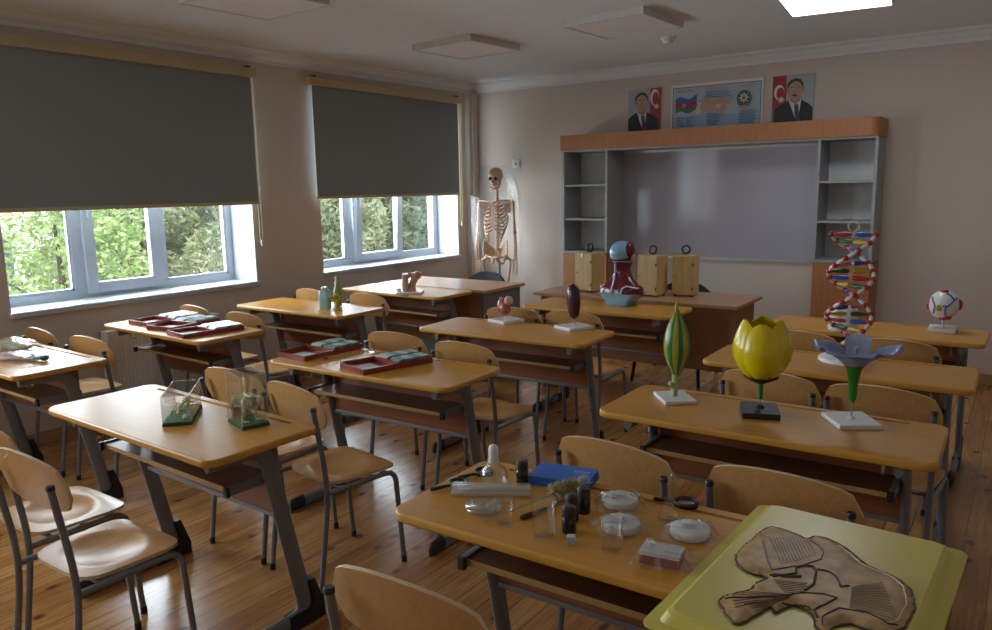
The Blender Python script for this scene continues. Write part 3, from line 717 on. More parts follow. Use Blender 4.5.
MT['kidney'] = plain('dark_brown_purple_plastic', (.060, .020, .024), .22, .15)
MT['tulip'] = plain('yellow_petal_plastic', (.70, .54, .004), .25, .10, 12)
MT['leaf_green'] = plain('green_stem_plastic', (.02, .20, .015), .3)
MT['bud_green'] = plain('dark_green_stripe', (.015, .17, .045), .3)
MT['bud_yellow'] = plain('yellow_green_stripe', (.36, .34, .035), .3)
MT['pale_green'] = plain('pale_green_plastic', (.34, .42, .20), .4)
MT['petal_blue'] = plain('blue_petal_plastic', (.20, .25, .46), .3, .12, 25)
MT['petal_pale'] = plain('pale_blue_petal_plastic', (.40, .50, .70), .3, .1)
MT['d_red'] = plain('red_plastic', (.42, .02, .02), .3); MT['d_blue'] = plain('blue_plastic', (.03, .07, .34), .3)
MT['d_yellow'] = plain('yellow_plastic', (.58, .38, .03), .3); MT['d_green'] = plain('green_plastic', (.02, .12, .04), .3)
MT['d_pink'] = plain('pink_plastic', (.52, .14, .18), .3); MT['d_white'] = plain('white_bead_plastic', (.70, .70, .68), .3)
MT['amber'] = plain('dark_amber_glass', (.018, .008, .006), .12); MT['cap_brown'] = plain('dark_brown_cap', (.035, .018, .015), .5)
MT['book_blue'] = plain('blue_cover', (.02, .14, .56), .35); MT['book_dark'] = plain('dark_blue_edge', (.02, .04, .13), .5)
MT['bristle'] = plain('cream_bristle', (.56, .47, .22), .8, .2); MT['lens'] = clear('lens_glass', (.9, .93, .92), .12, .03)
MT['filter'] = plain('white_filter_paper', (.72, .72, .72), .8, .02); MT['ink'] = plain('grey_print', (.34, .34, .40), .7)
MT['relief_yellow'] = plain('yellow_moulded_plastic', (.64, .54, .11), .30, .03, 8); MT['relief_brown'] = plain('brown_relief', (.46, .295, .130), .42, .30, 26)
MT['relief_dark'] = plain('dark_brown_outline', (.060, .032, .022), .4); MT['relief_mid'] = plain('mid_brown_engraving', (.16, .09, .045), .4); MT['relief_pale'] = plain('pale_relief_vein', (.56, .48, .36), .4)
MT['case_wood'] = wood('light_varnished_wood', (.48, .30, .11), (.58, .385, .155), .38, (10, 10, 1.2), 7)
MT['bottle_blue'] = plain('blue_liquid', (.34, .55, .60), .15); MT['spray'] = plain('olive_green_plastic', (.34, .38, .12), .3)
MT['lemon'] = plain('lemon_plastic', (.50, .46, .04), .3); MT['box_red'] = plain('dark_red_card', (.26, .015, .025), .4)

def film(m, w, d, h, seed, nx=22, ny=18):
    """crumpled clear film lying over something of height h"""
    r = random.Random(seed); ph = [(r.uniform(10, 30), r.uniform(10, 30), r.uniform(0, 6)) for _ in range(7)]
    g = []
    for i in range(nx):
        row = []
        for j in range(ny):
            u = -1+2*i/(nx-1); v = -1+2*j/(ny-1); e = max(abs(u), abs(v))
            z = h*(1-max(0, (e-.55)/.45)**1.3) + sum(.0015*sin(a*u*w*5+b*v*d*5+c) for a, b, c in ph)*(1.2-.6*(e < .5)) + .004
            sc = 1+.06*sin(7*math.atan2(v, u)+seed)
            row.append((u*w/2*sc, v*d/2*sc, max(z, .0012)))
        g.append(row)
    m.use('film').sheet(g, .0005, True, (0, 0, 1)); return m

# red slide boxes
def slide_box(x, y, rz, label, group):
    t = thing('slide_box', label, 'slide box', (x, y, TZ), rz, group)
    def tray(m, y0, y1):
        a, b, h, w = -.108, .108, .026, .004
        m.use('red_case').span((a, y0, 0), (b, y1, .004)); m.span((a, y0, .004), (b, y0+w, h)); m.span((a, y1-w, .004), (b, y1, h)); m.span((a, y0+w, .004), (a+w, y1-w, h)); m.span((b-w, y0+w, .004), (b, y1-w, h)); return m
    tray(MB(), -.185, -.003).build('lid', None, t)
    MB().use('paper').span((-.070, -.150, .0045), (.070, -.050, .0055)).build('index_sheet', None, t)
    b = tray(MB(), .003, .185); b.build('tray', None, t)
    m = MB()
    for r in range(2):
        for k in range(26):
            yy = .012+k*.0064; m.use('slide' if (k//6+r) % 2 else 'slide2')
            m.box((-.051+.102*r, yy, .028), (.076, .0014, .026), rot=Matrix.Rotation(-.9, 3, 'X'))
    o = m.build('glass_slides', None, t)
    MB().use('red_case').span((-.101, .0, .004), (.101, .0029, .012)).build('hinge', None, t)
G2 = 'open red slide boxes'
slide_box(2.171, 2.575, -.055, 'open red slide box on the middle desk, further from the camera beside the clear tube', G2)
slide_box(2.655, 2.540, -.27, 'open red slide box on the middle desk, nearest the camera', G2)
slide_box(.555, 2.730, .0, 'open red slide box at the left end of the row by the window', G2)
slide_box(.818, 2.690, .14, 'open red slide box in the middle of the row by the window', G2)
slide_box(1.140, 2.625, -.15, 'open red slide box at the right end of the row by the window', G2)
t = thing('glass_tube', 'long clear glass tube lying between two red slide boxes', 'tube', (2.345, 2.565, TZ+.0085), 0)
m = MB().use('labglass').tube([(-.045, -.15, 0), (.0, 0, 0), (.045, .15, 0)], .008, n=12); m.build('barrel', None, t)
MB().use('d_red').tube([(-.030, -.099, 0), (-.026, -.085, 0)], .0084, n=12).build('marking', None, t)
t = thing('glass_dish', 'small clear glass dish beside a red slide box', 'dish', (2.385, 2.700, TZ))
MB().use('labglass').lathe([(.030, 0), (.038, .004), (.040, .024), (.0375, .024), (.0355, .006), (.001, .004)], n=24).build('bowl', None, t)

# plastic-wrapped packs on the first desk
t = thing('wrapped_model', 'clear-wrapped pinkish specimen with a dark green tip', 'specimen pack', (.98, 1.665, TZ), .25, 'clear-wrapped packs on the window desk')
m = MB().use('pale_pink'); m.ell((-.05, 0, .018), (.13, .05, .017)).ell((.07, .02, .014), (.07, .03, .012)); m.build('specimen', None, t)
MB().use('d_green').ell((.165, .02, .020), (.022, .030, .014), rot=Matrix.Rotation(.5, 3, 'Z')).build('tip', None, t)
MB().use('sky_blue').ell((.12, .03, .018), (.03, .035, .012)).build('band', None, t)
film(MB(), .42, .19, .032, 3).build('wrapping_film', None, t)
t = thing('wrapped_model', 'clear-wrapped yellow-green specimen behind the pinkish one', 'specimen pack', (.66, 1.80, TZ), .1, 'clear-wrapped packs on the window desk')
m = MB().use('pale_green').ell((0, 0, .02), (.13, .05, .02)); m.build('specimen', None, t)
MB().use('kidney').ell((-.03, .02, .03), (.05, .03, .02)).build('core', None, t)
film(MB(), .36, .15, .046, 5).build('wrapping_film', None, t)
t = thing('paper_sheet', 'white paper sheet under the clear-wrapped packs', 'paper', (.70, 1.61, TZ+.0002), .05)
tb = MB().use('paper').span((-.17, -.07, 0), (.17, .03, .0006)); tb.build('sheet', None, t)

# bottles by the windows
t = thing('blue_bottle', 'clear bottle of pale blue liquid', 'bottle', (1.108, 3.585, TZ), .3)
m = MB().use('bottle_blue').loft([[(x, y, z) for x, y in rrect(.085*s, .055*s, .02*s)] for s, z in ((.9, 0), (1, .012), (1, .10), (.82, .128), (.45, .136))], True, True); m.build('bottle_body', None, t)
MB().use('white').lathe([(.022, .136), (.022, .150), (.020, .153)], n=16).build('cap', None, t)
t = thing('spray_bottle', 'slim olive spray bottle with a pale nozzle behind the blue bottle', 'bottle', (1.150, 3.665, TZ), 0)
MB().use('spray').lathe([(.026, 0), (.028, .01), (.028, .12), (.016, .155), (.015, .170)], n=18).build('bottle_body', None, t)
m = MB().use('pale_green').lathe([(.018, .170), (.018, .182), (.012, .186), (.011, .215), (.006, .226)], n=16); m.tube([(0, 0, .208), (-.026, -.006, .208)], .005, n=8); m.build('nozzle', None, t)
t = thing('flower_model', 'small yellow flower model right of the blue bottle', 'flower model', (1.205, 3.600, TZ), 0)
m = MB().use('lemon').tube([(0, 0, 0), (.005, 0, .05), (-.005, 0, .085)], .012, n=10)
for k in range(6):
    a = k*1.05; m.ell((.030*cos(a), .026*sin(a), .070+.012*(k % 3)), (.026, .016, .010), 10, 6, Matrix.Rotation(a, 3, 'Z') @ Matrix.Rotation(-.7, 3, 'Y'))
m.build('petals', None, t); MB().use('lemon').lathe([(.034, 0), (.034, .010), (.02, .016)], n=16).build('base', None, t)
film(MB(), .10, .07, .02, 8, 12, 10).build('film_wrap', None, t)

def stand(t, w, d, h, mat='white_base', rod=None, rodr=.0025, rodmat='wire', boss=True):
    MB().use(mat).box((0, 0, h/2), (w, d, h), bev=.003).build('base', None, t)
    if rod:
        m = MB().use(rodmat).tube([(0, 0, h*.6), (0, 0, rod)], rodr, n=8)
        if boss: m.use(mat).lathe([(.012, h), (.009, h+.006), (.004, h+.008)], n=12)
        m.build('rod', None, t)
# body section on the far desk
t = thing('torso_model', 'flesh-coloured body section model on a white base', 'anatomy model', (1.10, 4.48, TZ), .60)
stand(t, .20, .19, .018)
m = MB().use('pale_pink').loft([[(-.035+x, y, z) for x, y in rrect(.045*s, .10*s, .015*s)] for s, z in ((.9, .018), (1, .04), (.92, .10), (1, .155))], True, True); m.build('back_slab', None, t)
m = MB().use('flesh')
rings = []
for k in range(12):
    q = k/11; z = .018+.145*q; x = .012+.035*sin(q*3.0-.9)*q+.012*q; r = .036-.012*sin(q*pi)+.010*q
    rings.append([(x+r*cos(2*pi*j/16), .042*cos(0)*sin(2*pi*j/16)*(1-.15*q), z) for j in range(16)])
m.loft(rings, True, True); m.ell((.062, 0, .142), (.030, .034, .034)); m.build('front_half', None, t)
MB().use('paper').box((-.085, -.01, .03), (.03, .05, .024), bev=.004).build('small_block', None, t)
# heart
t = thing('heart_model', 'small pinkish red heart model on a white base', 'anatomy model', (2.488, 3.777, TZ), -.28)
stand(t, .155, .165, .018, rod=.07, rodr=.004)
m = MB().use('heart_red')
m.ell((-.028, 0, .095), (.040, .036, .048), rot=Matrix.Rotation(.3, 3, 'Y')); m.ell((.006, -.01, .082), (.034, .034, .040)); m.build('ventricles', None, t)
m = MB().use('pale_pink'); m.tube(fillet([(-.01, 0, .11), (.016, 0, .150), (.050, .0, .145), (.052, 0, .12)], .02), .013, n=12); m.ell((.030, -.005, .132), (.026, .026, .026)); m.tube([(-.02, -.01, .12), (-.035, -.012, .148)], .010, n=10); m.tube([(.012, -.030, .10), (-.03, -.036, .085), (-.045, -.028, .06)], .004, n=6); m.build('vessels', None, t)
# dark oval model
t = thing('oval_organ_model', 'tall dark brown oval model on a white base', 'anatomy model', (2.955, 3.785, TZ), -.42)
stand(t, .155, .175, .018, rod=.06, rodr=.004)
rings = []
for k in range(16):
    q = k/15; z = .052+.205*q; r = .040*sqrt(max(0.0, 1-(2*q-1)**2))**.75*(.86+.22*q)+.003
    rings.append([(-.012*(q-.2)+r*cos(2*pi*j/20), r*.9*sin(2*pi*j/20), z) for j in range(20)])
MB().use('kidney').loft(rings).build('organ_body', None, t)
m = MB().use('d_white').ell((-.016, -.030, .225), (.005, .004, .005), 8, 6).ell((.0, -.033, .220), (.005, .004, .005), 8, 6); m.build('marker_spots', None, t)
# head and neck bust, seen from behind
t = thing('bust_model', 'blue and maroon muscle head bust turned away from the camera', 'anatomy model', (2.800, 4.725, TZ), -.12)
sec = [(0, .086, .066), (.006, .092, .070), (.03, .098, .074), (.07, .138, .086), (.084, .160, .092)]
MB().use('sky_blue').loft([[(x*1.0, y, z) for x, y in rrect(2*a, 2*b, .03)] for z, a, b in sec], True, True).build('pedestal', None, t)
sec = [(.080, 0, .165, .088), (.105, 0, .168, .086), (.130, 0, .142, .078), (.155, .002, .112, .068), (.18, .006, .086, .060), (.215, .012, .060, .056), (.25, .018, .050, .058), (.285, .02, .060, .070), (.32, .02, .066, .078), (.37, .022, .066, .082), (.40, .022, .055, .070), (.42, .022, .030, .04)]
rings = [[(a*cos(2*pi*j/28), c+b*sin(2*pi*j/28), z) for j in range(28)] for z, c, a, b in sec]
mb = MB().use('maroon').loft(rings); mb.ell((-.105, 0, .112), (.062, .062, .034)).ell((.105, 0, .112), (.062, .062, .034)); mb.build('muscle_body', None, t)
m = MB().use('sky_blue')
rings = []
for k in range(14):
    a = -.55+(pi/2+.55)*k/13; q = max(cos(a), .02)
    rings.append([(-.006+.0795*q*cos(2*pi*j/28), .012+.092*q*sin(2*pi*j/28), .355+.083*sin(a)) for j in range(28)])
m.loft(rings); m.build('skull_cap', None, t)
m = MB().use('maroon'); m.ell((.058, .010, .372), (.028, .050, .056)); m.lathe([(.067, .302), (.081, .312), (.076, .325)], (-.006, .012, 0), 28); m.build('temple_muscle', None, t)
m = MB().use('sky_blue').lathe([(.050, .285), (.066, .292), (.074, .306)], (-.004, .016, 0), 28); m.build('neck_band', None, t)
m = MB().use('pale_pink').ell((.073, .022, .330), (.010, .022, .032)); m.ell((.080, .016, .328), (.005, .012, .020)); m.build('ear', None, t)
m = MB().use('petal_pale').tube([(-.016, -.052, .285), (-.018, -.050, .22), (-.022, -.058, .165), (-.026, -.086, .10)], .007, n=8); m.build('spine_strip', None, t)
m = MB().use('d_white').tube([(.052, -.092, .088), (.060, -.084, .125), (.085, -.070, .140), (.15, -.035, .126)], .006, n=8); m.tube([(-.125, -.058, .120), (-.105, -.045, .140)], .007, n=8); m.build('bone_strip', None, t)
m = MB().use('maroon').ell((0, .104, .325), (.013, .020, .022)); m.use('d_white').ell((-.026, .092, .345), (.012, .010, .009)).ell((.026, .092, .345), (.012, .010, .009)); m.use('d_red').ell((0, .098, .288), (.024, .010, .008)); m.build('face', None, t)
m = MB().use('book_dark')
for k in range(7):
    a = -1.9+k*.10; m.tube([(-.006+.080*cos(a)*.99, .012+.0925*sin(a)*.99, .345), (-.006+.070*cos(a+.1), .012+.083*sin(a+.1), .385), (-.006+.052*cos(a-.05), .012+.062*sin(a-.05), .415)], .0012, n=5)
m.build('vein_lines', None, t)

# clear cases with skeletons
def case(x, y, rz, w, d, h, label):
    t = thing('specimen_case', label, 'specimen case', (x, y, TZ), rz, None)
    m = MB().use('dark_green').box((0, 0, .004), (w, d, .008)); m.use('green_base').box((0, 0, .0105), (w-.004, d-.004, .005)); m.build('base', None, t)
    m = MB().use('acrylic'); a, b, e = w/2-.002, d/2-.002, .0022
    m.span((-a, -b, .013), (a, -b+e, h)); m.span((-a, b-e, .013), (a, b, h)); m.span((-a, -b+e, .013), (-a+e, b-e, h)); m.span((a-e, -b+e, .013), (a, b-e, h)); m.span((-a, -b, h), (a, b, h+e)); m.build('clear_cover', None, t)
    m = MB().use('case_edge'); q = .0016
    for sx in (-1, 1):
        for sy in (-1, 1): m.box((sx*(a-.0005), sy*(b-.0005), (h+.013)/2), (q, q, h-.013))
        m.box((sx*(a-.0005), 0, h+.0024), (q, 2*b, q)); m.box((0, sx*(b-.0005), h+.0024), (2*a, q, q))
    m.build('cover_edges', None, t)
    return t
t = case(2.579, 1.540, 2.396, .235, .098, .105, 'clear case holding a low small skeleton on a green base, left one of the two')
m = MB().use('bone'); m.tube([(-.09, 0, .035), (-.04, .005, .045), (.02, 0, .05), (.07, -.005, .04)], .004, n=7)
for k in range(8): 
    xx = -.06+k*.014; 
    for s in (-1, 1): m.tube(fillet([(xx, 0, .046), (xx+.004, s*.016, .042), (xx+.008, s*.014, .022)], .006, 3), .0016, n=5)
for xx in (-.05, .045):
    for s in (-1, 1): m.tube([(xx, s*.006, .04), (xx+.022, s*.030, .034), (xx-.008, s*.034, .016)], .003, n=6)
m.build('spine_and_limbs', None, t)
m = MB().use('bone').ell((.085, 0, .042), (.022, .014, .011)); m.build('skull', None, t)
m = MB().use('d_white').box((.085, .02, .022), (.03, .018, .008), bev=.003).ell((-.085, -.022, .022), (.018, .008, .009)); m.build('label_tag', None, t)
t = case(2.858, 1.615, -.28, .137, .098, .185, 'tall clear case holding an upright yellowish skeleton on a green base')
m = MB().use('bone')
m.tube([(-.042, 0, .088), (0, 0, .104), (.040, .0, .098)], .009, n=8)
for s in (-1, 1):
    m.tube(fillet([(.016, s*.010, .105), (.026, s*.026, .07), (.010, s*.024, .045), (.014, s*.026, .016)], .012), .0048, n=7)
    for q in (-.018, 0, .018): m.tube([(.014, s*.026, .017), (.014+.024, s*.026+q*.7, .0155)], .003, n=5)
    m.tube(fillet([(-.026, s*.012, .100), (-.054, s*.032, .085), (-.056, s*.036, .045), (-.050, s*.034, .03)], .012), .0050, n=7)
    m.tube(fillet([(.026, s*.014, .104), (.054, s*.034, .10), (.056, s*.034, .058)], .012), .0046, n=7)
    m.ell((-.046, s*.024, .082), (.013, .012, .018)); m.ell((.046, s*.026, .088), (.012, .012, .018))
for k in range(11):
    xx = -.036+k*.0075
    for s in (-1, 1): m.tube(fillet([(xx, 0, .104), (xx+.003, s*.026, .098), (xx+.002, s*.022, .070), (xx, .003*s, .058)], .010, 4), .0026, n=5)
m.build('ribs_and_limbs', None, t)
m = MB().use('bone').tube(fillet([(.004, 0, .10), (.0, 0, .128), (.004, 0, .14)], .01), .0065, n=8); m.ell((.002, 0, .152), (.013, .011, .022)); m.ell((-.003, 0, .168), (.016, .010, .014)); m.build('skull', None, t)
m = MB().use('d_white').ell((-.012, -.012, .026), (.008, .008, .012)); m.use('pale_pink').box((-.062, 0, .032), (.002, .07, .036)); m.build('label_card', None, t)

# green and yellow bud
t = thing('bud_model', 'green and yellow striped flower bud model on a white base', 'flower model', (4.006, 2.678, TZ), .70)
MB().use('white_base').box((0, 0, .007), (.120, .155, .014), bev=.003).build('base', None, t)
m = MB().use('pale_green').tube([(0, 0, .010), (0, 0, .05), (.004, 0, .105)], .0125, n=12, radii=[.95, 1, 1.15]); m.tube([(0, 0, .045), (-.018, -.012, .062), (-.026, -.016, .068)], .009, n=8, radii=[1, 1, .9]); m.build('stem', None, t)
prof = []
for k in range(15):
    q = k/14; prof.append((.0025+.0455*sin(pi*min(1, q**.86))**.85 + (.010 if k == 0 else 0), .095+.25*q))
for k in range(14):
    m = MB().use('bud_green' if k % 2 == 0 else 'bud_yellow'); g = []
    for i in range(5):
        a = 2*pi*(k+i/4)/14
        if k % 2 == 0: a = 2*pi*(k+.10+.8*i/4)/14
        else: a = 2*pi*(k-.14+1.28*i/4)/14
        g.append([((r+(.0012 if k % 2 == 0 else 0))*cos(a)+.004, (r+(.0012 if k % 2 == 0 else 0))*sin(a), z) for r, z in prof])
    m.sheet(g, .002); m.build('sepal', None, t)
m = MB().use('bud_yellow').tube([(.004, 0, .335), (-.002, 0, .36), (.008, .0, .378)], .008, n=8, radii=[1, .7, .25]); m.build('tip', None, t)
# tulip
t = thing('tulip_model', 'large yellow tulip model on a black base', 'flower model', (4.330, 2.656, TZ), .36)
MB().use('black').box((0, 0, .011), (.125, .150, .022), bev=.003).build('base', None, t)
m = MB().use('wire').tube([(0, 0, .018), (0, 0, .065)], .0028, n=8); m.use('black').lathe([(.017, .022), (.013, .030), (.005, .034)], n=14); m.build('rod', None, t)
MB().use('leaf_green').tube([(0, 0, .055), (0, 0, .118)], .0095, n=12).build('stem', None, t)
MB().use('black').lathe([(.010, .110), (.030, .118), (.060, .134), (.058, .138), (.02, .125)], n=20).build('cup', None, t)
for k in range(6):
    inner = k % 2; m = MB().use('tulip'); a0 = k*pi/3+.42; g = []
    for i in range(13):
        u = -1+2*i/12; row = []
        for j in range(13):
            v = j/12; r = (.020+.084*min(1, sin(pi*min(.5, v*.95+.02)))**.62 - .030*(max(0, v-.55)/.45)**1.3)*(1.0 if not inner else .955)
            wd = .66*(.55+.45*min(1, v/.3))*(1 if v < .80 else sqrt(max(0.0, 1-((v-.80)/.205)**2)))
            a = a0+u*wd; rr = r*(1-.07*u*u)
            row.append((rr*cos(a), rr*sin(a), .124+.208*v*(1.0 if not inner else 1.04)))
        g.append(row)
    m.sheet(g, .003); m.build('petal', None, t)
# blue trumpet flower
t = thing('trumpet_flower_model', 'blue trumpet flower model on a green tube and white base', 'flower model', (4.618, 2.712, TZ), -1.0)
stand(t, .160, .140, .016, rod=.095, rodr=.0030)
MB().use('leaf_green').lathe([(.006, .070), (.013, .085), (.015, .14), (.024, .185), (.042, .215), (.048, .222), (.044, .221), (.02, .19), (.004, .17)], n=22).build('calyx_tube', None, t)
for k in range(5):
    a0 = 1.0+k*2*pi/5+.35; up = (k == 1); m = MB().use('petal_pale' if up else 'petal_blue'); g = []
    for i in range(11):
        u = -1+2*i/10; row = []
        for j in range(11):
            v = j/10; wd = .66*sqrt(max(0.03, 1-(max(0, v-.62)/.385)**2)); a = a0+u*wd
            R_ = .034+.106*v if not up else .036+.050*v
            zz = .200+(.078*v**.8-.016*v*v*(.5+u*u)) if not up else .205+.085*v
            zz += .003*sin(7*a+4*v)*v
            row.append((R_*cos(a), R_*sin(a), zz))
        g.append(row)
    m.sheet(g, .0022); m.build('petal', None, t)
MB().use('petal_pale').tube([(0, 0, .19), (.004, 0, .24), (.01, 0, .262)], .006, n=8, radii=[.7, .8, 1.3]).build('pistil', None, t)
# double helix
t = thing('double_helix_model', 'tall double helix model with coloured rungs on a white disc', 'molecule model', (4.420, 3.690, TZ), 0)
MB().use('white_base').lathe([(.118, 0), (.118, .010), (.110, .018), (.03, .022)], n=36).build('base', None, t)
m = MB().use('acrylic'); m.tube([(0, 0, .02), (0, 0, .585)], .0075, n=10); m.build('rod', None, t)
m = MB().use('d_white').tube([(.022*cos(a)+.0, 0, .608+.022*sin(a)) for a in [(-1.4+5.6*k/18) for k in range(19)]], .0022, n=6); m.build('hanging_ring', None, t)
HR, PT = .092, .385; ZR0 = .052; NR = 17; DZ = .0325
cx_, sx_ = cos(_yaw), sin(_yaw)
def hang(z): return 2*pi*(z-(1.085-.76))/PT + pi/2 - .0
def hp(z, ph, r=HR): 
    a = hang(z)+ph+_yaw; return (r*cos(a), r*sin(a), z)
cols = [('d_pink', 'd_blue'), ('d_green', 'd_yellow'), ('d_blue', 'd_red'), ('d_yellow', 'd_green'), ('d_blue', 'd_pink'), ('d_yellow', 'd_green')]
for k in range(NR):
    z = ZR0+DZ*k; ca, cb = cols[(k*5) % 6]
    for ph, c in ((0, ca), (pi, cb)):
        m = MB().use(c); p = Vector(hp(z, ph)); q = Vector((0, 0, z)); d = p*1.0
        m.tube([q+(p-q)*.10, q+(p-q)*.35, q+(p-q)*.6, q+(p-q)*.92], .0100, n=8, radii=[.8, 1.15, .95, .55]); m.build('base_rung', None, t)
for ph in (0, pi):
    for k in range(NR):
        z = ZR0+DZ*k; m = MB().use('d_red').ell(hp(z, ph), .0135, 12, 8); m.build('sugar_bead', None, t)
    m = MB().use('d_white')
    for k in range(NR-1):
        z = ZR0+DZ*k; pts = [hp(z+DZ*q, ph) for q in (.2, .5, .8)]; m.tube(pts, .0072, n=8, radii=[.8, 1.35, .8])
    m.build('phosphate_strand', None, t)
# white model behind the helix
t = thing('tooth_model', 'white ridged model partly hidden behind the double helix', 'anatomy model', (4.262, 4.46, TZ), .1)
m = MB().use('d_white').loft([[(a*cos(2*pi*j/28)*(1+.08*cos(6*2*pi*j/28)), b*sin(2*pi*j/28)*(1+.08*cos(6*2*pi*j/28)), z) for j in range(28)] for z, a, b in ((0, .070, .055), (.02, .074, .058), (.045, .062, .05), (.06, .066, .052), (.10, .068, .055), (.122, .060, .048))])
for a in range(5): m.ell((.042*cos(a*1.256), .032*sin(a*1.256), .118), (.026, .022, .016), 12, 8)
m.build('crown', None, t)
MB().use('petal_pale').lathe([(.070, .028), (.072, .031), (.07, .034)], n=24).build('groove_band', None, t)
# ball model
t = thing('eyeball_model', 'white ball model with blue lines on a rod and white base', 'anatomy model', (4.715, 4.70, TZ), .02)
stand(t, .130, .150, .020, rod=.085, rodr=.0055, rodmat='alu')
BC = Vector((0, 0, .142)); BR = .072
MB().use('d_white').ell(BC, (BR*1.02, BR, BR*1.1), 24, 16).build('ball', None, t)
def on(az, el, k=1.0):
    v = Vector((sin(az)*cos(el), -cos(az)*cos(el), sin(el))); return BC+Vector((v.x*BR*1.02, v.y*BR, v.z*BR*1.1))*k
m = MB().use('d_blue')
Q = _yaw+.15
for pth in ([(-1.05, .55), (-.62, .12), (-.55, -.10), (-.80, -.55)], [(.15, -.62), (.12, -.1), (.25, .02), (.75, .42), (1.1, .55)], [(.75, .42), (.55, .8), (.2, .95)], [(-.05, .02), (.25, .02)]):
    pp = []
    for (a, b), (c, d) in zip(pth[:-1], pth[1:]): pp += [on(a+(c-a)*k/5+Q-.75, b+(d-b)*k/5, 1.01) for k in range(5)]
    pp.append(on(pth[-1][0]+Q-.75, pth[-1][1], 1.01)); m.tube(pp, .0038, n=7)
m.build('vein_lines', None, t)
m = MB().use('d_red')
for a, b, c, d in ((-.1, 1.25, .022, .012), (1.45, .05, .012, .030), (-1.6, -.05, .010, .028), (.5, -.95, .024, .012), (-.1, -1.15, .022, .010)): m.ell(on(a+Q-.75, b, .98), (c, .014, d), 12, 8, Matrix.Rotation(a+Q-.75, 3, 'Z'))
m.build('muscles', None, t)
m = MB().use('d_yellow'); c0_ = on(-.28+Q-.75, -.12, 1.01)
m.ell(c0_, (.012, .010, .012), 10, 8); 
for k in range(6): m.ell(c0_+Vector((.014*cos(k*1.05)*cx_, .014*cos(k*1.05)*sx_, .014*sin(k*1.05))), .0065, 8, 6)
m.build('optic_nerve', None, t)

# wooden microscope cases
def mcase(x, y, rz, label, latch, hang_):
    t = thing('wooden_case', label, 'wooden case', (x, y, TZ), rz, 'wooden carrying cases on the teacher desk')
    w, d, h = .162, .165, .300
    m = MB().use('case_wood').box((0, .005, .012+h/2-.006), (w, d-.014, h-.012), bev=.003); m.build('case_body', None, t)
    MB().use('case_wood').box((0, -d/2+.006, .012+h/2-.006), (w-.006, .012, h-.022), bev=.002).build('door', None, t)
    for sx in (-1, 1):
        for sy in (-1, 1): MB().use('cap_brown').lathe([(.010, 0), (.012, .0115)], (sx*.06, sy*.06, 0), 10).build('foot', None, t)
    m = MB().use('black'); m.tube([(.028*cos(a), .006*sin(a), .338+.028*sin(a)) for a in [2*pi*k/20 for k in range(20)]], .0075, n=8, closed=True); m.span((-.02, -.010, .306), (.02, .010, .312)); m.build('handle', None, t)
    if latch: MB().use('wire').box((-.01, -d/2-.003, .285), (.014, .006, .030)).build('latch', None, t)
    MB().use('black').box((-w/2+.02, -d/2-.001, .15), (.007, .004, .010)).build('keyhole', None, t)
    for z in (.06, .235): MB().use('cap_brown').box((w/2-.012, -d/2-.0005, z), (.010, .003, .024)).build('hinge', None, t)
mcase(2.283, 5.239, -.14, 'wooden case with a ring handle left of the muscle head bust', True, 0)
mcase(2.803, 5.242, -.08, 'wooden case with a ring handle just right of the muscle head bust', False, 0)
mcase(3.016, 5.345, .14, 'wooden case with a ring handle, rightmost on the teacher desk', False, 0)

# ------------------------------------------------------------------ glassware and small things on the near desk
t = thing('dropper_bottle', 'round clear glass bottle with a white rubber bulb', 'bottle', (3.925, 1.600, TZ), 0)
MB().use('labglass').lathe([(.020, 0), (.034, .010), (.039, .032), (.034, .052), (.018, .066), (.013, .076), (.011, .076), (.015, .064), (.031, .050), (.036, .032), (.031, .012), (.001, .003)], n=26).build('flask', None, t)
MB().use('white').lathe([(.0145, .072), (.0150, .080), (.0135, .088), (.0140, .110), (.011, .119), (.004, .123)], n=18).build('rubber_bulb', None, t)
MB().use('labglass').tube([(0, 0, .072), (.004, 0, .012)], .004, n=8).build('pipette', None, t)
def vial(x, y, label):
    t = thing('brown_vial', label, 'vial', (x, y, TZ), 0, 'dark brown vials')
    MB().use('amber').lathe([(.0155, 0), (.017, .003), (.017, .038), (.012, .043)], n=20).build('vial_body', None, t)
    MB().use('cap_brown').lathe([(.0165, .041), (.0168, .060), (.015, .0645), (.004, .065)], n=20).build('cap', None, t)
vial(3.972, 1.668, 'dark brown vial standing between the rubber-bulb bottle and the blue booklets')
vial(4.205, 1.590, 'dark brown vial furthest from the camera in the row of three')
vial(4.203, 1.534, 'dark brown vial in the middle of the row of three')
vial(4.229, 1.474, 'dark brown vial nearest the camera, behind the small white cube')
t = thing('white_cube', 'small pale cube in front of the dark brown vials', 'cube', (4.262, 1.425, TZ), .5)
MB().use('petal_pale').box((0, 0, .0095), (.019, .019, .019), bev=.0015).build('block', None, t)
MB().use('paper').box((0, 0, .0193), (.0155, .0155, .0006)).build('top_face', None, t)
dirx = Vector((.186, .110, 0)).normalized(); nrm = Vector((-dirx.y, dirx.x, 0)); base = Vector((3.858, 1.505, 0))
MT['tube_glass'] = clear('test_tube_glass', (.98, 1.0, 1.0), .12, .10, haze=.10)
